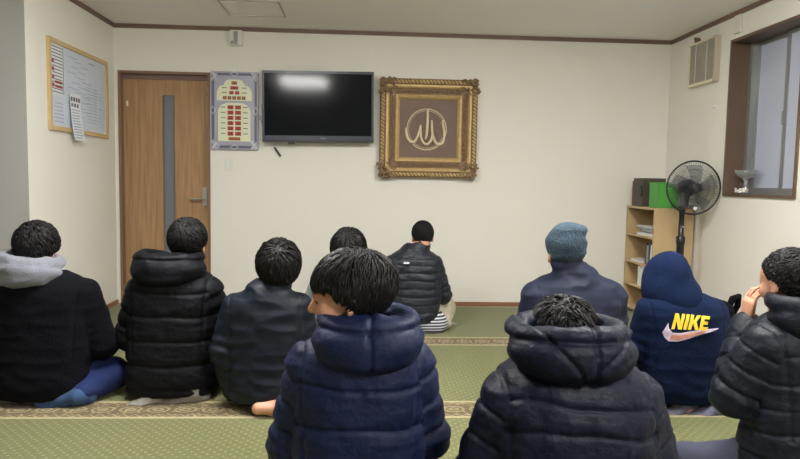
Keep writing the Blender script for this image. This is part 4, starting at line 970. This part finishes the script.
# P9 hooded sweatshirt, hood up
P9, jk9, hc9, Rh9 = make_person('person', 'seated person with the hood of a navy sweatshirt pulled up, yellow lettering across the back', (1.64, 3.12), 0, dict(
    H=.585, wb=.215, ws=.215, dp=.145, head=(-.080, .075, .638), hrot=(0, -.35, 0), hs=1.0, ar=(.076, .070, .052), hem=.045, sx=-.03, h=.006,
    arms={-1: [(-.175, .02, .475), (-.225, .05, .28), (-.12, .30, .2)], 1: [(.150, .02, .475), (.215, .05, .25), (.12, .30, .2)]},
    legs=([[(-.09, .02, .20), (-.13, .36, .08), (-.04, -.04, .055)], [(.09, .02, .20), (.13, .36, .08), (.14, -.08, .055)]], [((.16, -.12, .045), (-.06, -.175, .035), (0, -.4, 1)), ((-.0, -.08, .05), (-.08, -.12, .04), (0, -.3, 1))]), trousers=GREY_T, socks=fabric('blue_grey_sock', srgb(112, 112, 136), .9, .2, .3, 250, .1), jacket=NAVY_FLEECE, top='sweatshirt', wr=.0035, hair=dict(lift=.012, length=.04, seed=15, n=900)))
F = Field(); F.ell(hc9+(0, -.015, .025), (.104, .128, .118), .03, rot=Rh9); F.ell(hc9+(.0, -.03, -.07), (.112, .115, .11), .05); F.cap(hc9+(.01, -.02, -.05), (-.04, .02, .53), .115, .125, .06)
F.ell(hc9+Rh9@np.array([0, .13, -.02]), (.075, .10, .11), .01, True, Rh9)
V, Q = F.mesh(.006, 2); N_ = normals(V, Q); V = V+N_*(.006*(1-2*np.abs(vnoise(V, (7, 7, 9), 51)))+.003*vnoise(V, (20, 20, 16), 52))[:, None]
hood9 = np_obj('hood', V, Q, NAVY_FLEECE, jk9)
# P10 right edge
make_person('person', 'man at the right edge in a charcoal padded jacket, hand raised to his cheek', (1.63, 2.24), .22, dict(
    H=.650, wb=.215, ws=.20, dp=.15, head=(-.022, .06, .762), hrot=(.06, -.15, .05), hs=1.02, h=.006, ar=(.084, .080, .058), hem=.03, fine=True,
    arms={-1: [(-.155, .02, .535), (-.225, .08, .345), (-.085, .185, .57)], 1: [(.165, .02, .535), (.23, .06, .30), (.10, .28, .25)]},
    hands={-1: ((-.090, .18, .59), (.05, -.05, 1), (1, -.2, 0), .95, .35)},
    legs=([[(-.09, .02, .11), (-.29, .24, .045), (-.12, .0, .045)], [(.09, .02, .11), (.30, .30, .11), (-.02, .24, .055)]], [((-.16, .02, .05), (-.34, .08, .045), (0, -.3, 1)), ((-.02, .24, .055), (-.20, .28, .05), (0, -.3, 1))]),
    lr=(.09, .045, .042), trousers=fabric('slate_trouser', srgb(66, 68, 84), .8, .1, .2, 60, .2), socks=SOCK_K, jacket=PUFF_GREY, wr=.0055, quilt=dict(z=[.08, .17, .26, .35, .44, .53], puff=.004, depth=.006, wd=.006, wob=2.4, sag=.02),
    hood=dict(w=.155, d=.125, h=.075, dz=.01, tilt=-.1, lines=[(1, 0, .04)], wr=.008),
    hair=dict(lift=.012, length=.04, seed=33, messy=.9, n=2800, top=1.0, grav=.05, zl=(.080, .07, .05, .02, .01, -.03, -.05, -.055))))
# lettering and swoosh on the back of the sweatshirt, laid on the cloth
bpy.context.view_layer.update()
def lay(verts, o, off=.0025):
    """local (x,z) outline points dropped onto the cloth's back from behind"""
    out = []
    for x, z, e in verts:
        hits = [q_.ray_cast(Vector((x, -1, z)), Vector((0, 1, 0))) for q_ in (o, hood9)]
        ok, lo_, n_, _ = min(hits, key=lambda q_: q_[1].y if q_[0] else 9)
        out.append(Vector((x, (lo_.y if ok else -.15)-off-e, z)))
    return out
def back_px(u, v, o=None):      # where a line of sight meets the plane of the back, in the sitter's frame
    d = cf+(u-400)/F_PX*cr-(v-229.5)/F_PX*cu; o_ = Vector((-1.64, -3.12, CAMZ))
    ok, p, n_, _ = jk9.ray_cast(o_, d.normalized())
    if not ok: p = o_+d*(2.96/d.y)
    return p.x, p.z
def emblem(name, polys, m_, parent):
    bm = bmesh.new()
    for poly in polys:
        vs = [bm.verts.new((x, 0, z)) for x, z in poly]
        bm.faces.new(vs)
    bmesh.ops.triangulate(bm, faces=bm.faces[:]); bmesh.ops.subdivide_edges(bm, edges=bm.edges[:], cuts=2, use_grid_fill=True)
    ext = bmesh.ops.extrude_face_region(bm, geom=bm.faces[:]); ev = {v for v in ext['geom'] if isinstance(v, bmesh.types.BMVert)}
    data = [(v.co.x, v.co.z, .0 if v in ev else .0025) for v in bm.verts]
    for v, p in zip(bm.verts, lay(data, jk9)): v.co = p
    bmesh.ops.recalc_face_normals(bm, faces=bm.faces[:])
    return obj(name, bm, m_, parent)
G = {'N': [[(0, 0), (.24, 0), (.24, 1), (0, 1)], [(.56, 0), (.8, 0), (.8, 1), (.56, 1)], [(.0, 1), (.28, 1), (.8, 0), (.52, 0)]],
     'I': [[(0, 0), (.25, 0), (.25, 1), (0, 1)]],
     'K': [[(0, 0), (.25, 0), (.25, 1), (0, 1)], [(.22, .42), (.50, 1), (.82, 1), (.42, .42)], [(.24, .60), (.46, .70), (.86, 0), (.56, 0)]],
     'E': [[(0, 0), (.25, 0), (.25, 1), (0, 1)], [(.2, 0), (.66, 0), (.66, .22), (.2, .22)], [(.2, .39), (.6, .39), (.6, .61), (.2, .61)], [(.2, .78), (.66, .78), (.66, 1), (.2, 1)]]}
adv = {'N': .92, 'I': .36, 'K': .88, 'E': .7}
def letters(grow):
    res_ = []; x = 0; tot = sum(adv.values())-.04
    for ch in 'NIKE':
        for poly in G[ch]:
            q = []
            for a_, b in poly:
                tx, tz = (x+a_)/tot, b
                # corners traced on the cloth: lower left (671,329.5), lower right (707,330), upper left (674.5,313), upper right (709.5,316)
                u = (1-tz)*(671+tx*36)+tz*(675+tx*34.5); v = (1-tz)*(329+tx*1.2)+tz*(313+tx*3.2)
                q.append(back_px(u, v))
            if grow:
                cx_ = sum(p[0] for p in q)/len(q); cz_ = sum(p[1] for p in q)/len(q)
                q = [(cx_+(p[0]-cx_)+(.004 if p[0] > cx_ else -.004), cz_+(p[1]-cz_)+(.004 if p[1] > cz_ else -.004)) for p in q]
            res_.append(q)
        x += adv[ch]
    return res_
YEL = mat('yellow_print', srgb(250, 214, 60), .6, bump=.0)
PNK = mat('pink_orange_print', srgb(230, 150, 130), .6, var=.5, vscale=40); LIL = mat('lilac_print', srgb(216, 200, 226), .6, var=.12, vscale=40); ORG = mat('orange_print', srgb(240, 140, 60), .6)
emblem('lettering', letters(False), YEL, jk9)
top_ = [(668, 323), (668.5, 328), (672, 332.5), (680, 333), (692, 331), (705, 329), (718, 328)]
bot_ = [(662, 332), (664, 337), (668, 341), (677, 341.5), (690, 338), (704, 333.5), (718, 328.6)]
def strip(a, b, i0, i1, lo=0, hi=1):
    out = []
    mixp = lambda i, s: (a[i][0]+(b[i][0]-a[i][0])*s, a[i][1]+(b[i][1]-a[i][1])*s)
    for i in range(i0, i1): out.append([back_px(*mixp(i, hi)), back_px(*mixp(i+1, hi)), back_px(*mixp(i+1, lo)), back_px(*mixp(i, lo))])
    return out
emblem('swoosh', strip(top_, bot_, 0, 6), LIL, jk9)
sw2 = emblem('swoosh_fill', strip(top_, bot_, 2, 5, .22, .8), PNK, jk9); sw2.location = (0, -.0015, 0)
# dark bag against the right wall between the two people at the right
F = Field(); F.ell((0, 0, .20), (.10, .16, .20), .03); F.ell((0, .02, .40), (.05, .10, .05), .04); V, Q = F.mesh(.008, 2, .001); N_ = normals(V, Q)
V = V+N_*(.012*(1-2*np.abs(vnoise(V, (9, 9, 9), 61))))[:, None]; V[:, 2] = np.maximum(V[:, 2], .001)
bag = thing('cloth_bag', 'black soft bag with a pale pocket between hooded person and man at right', 'bag', (2.11, 3.62, 0))
np_obj('bag_body', V, Q, FLEECE, bag)
bm = bmesh.new(); tube(bm, [(.03, -.02, .40), (.05, -.03, .47), (.09, -.02, .48), (.10, 0, .42), (.08, .02, .36)], .018, 8); obj('strap', bm, FLEECE, bag, smooth=True)
F = Field(); F.ell((.02, -.15, .20), (.07, .045, .12), .02); V, Q = F.mesh(.008, 2, .001); np_obj('pocket', V, Q, SOCK_W, bag)
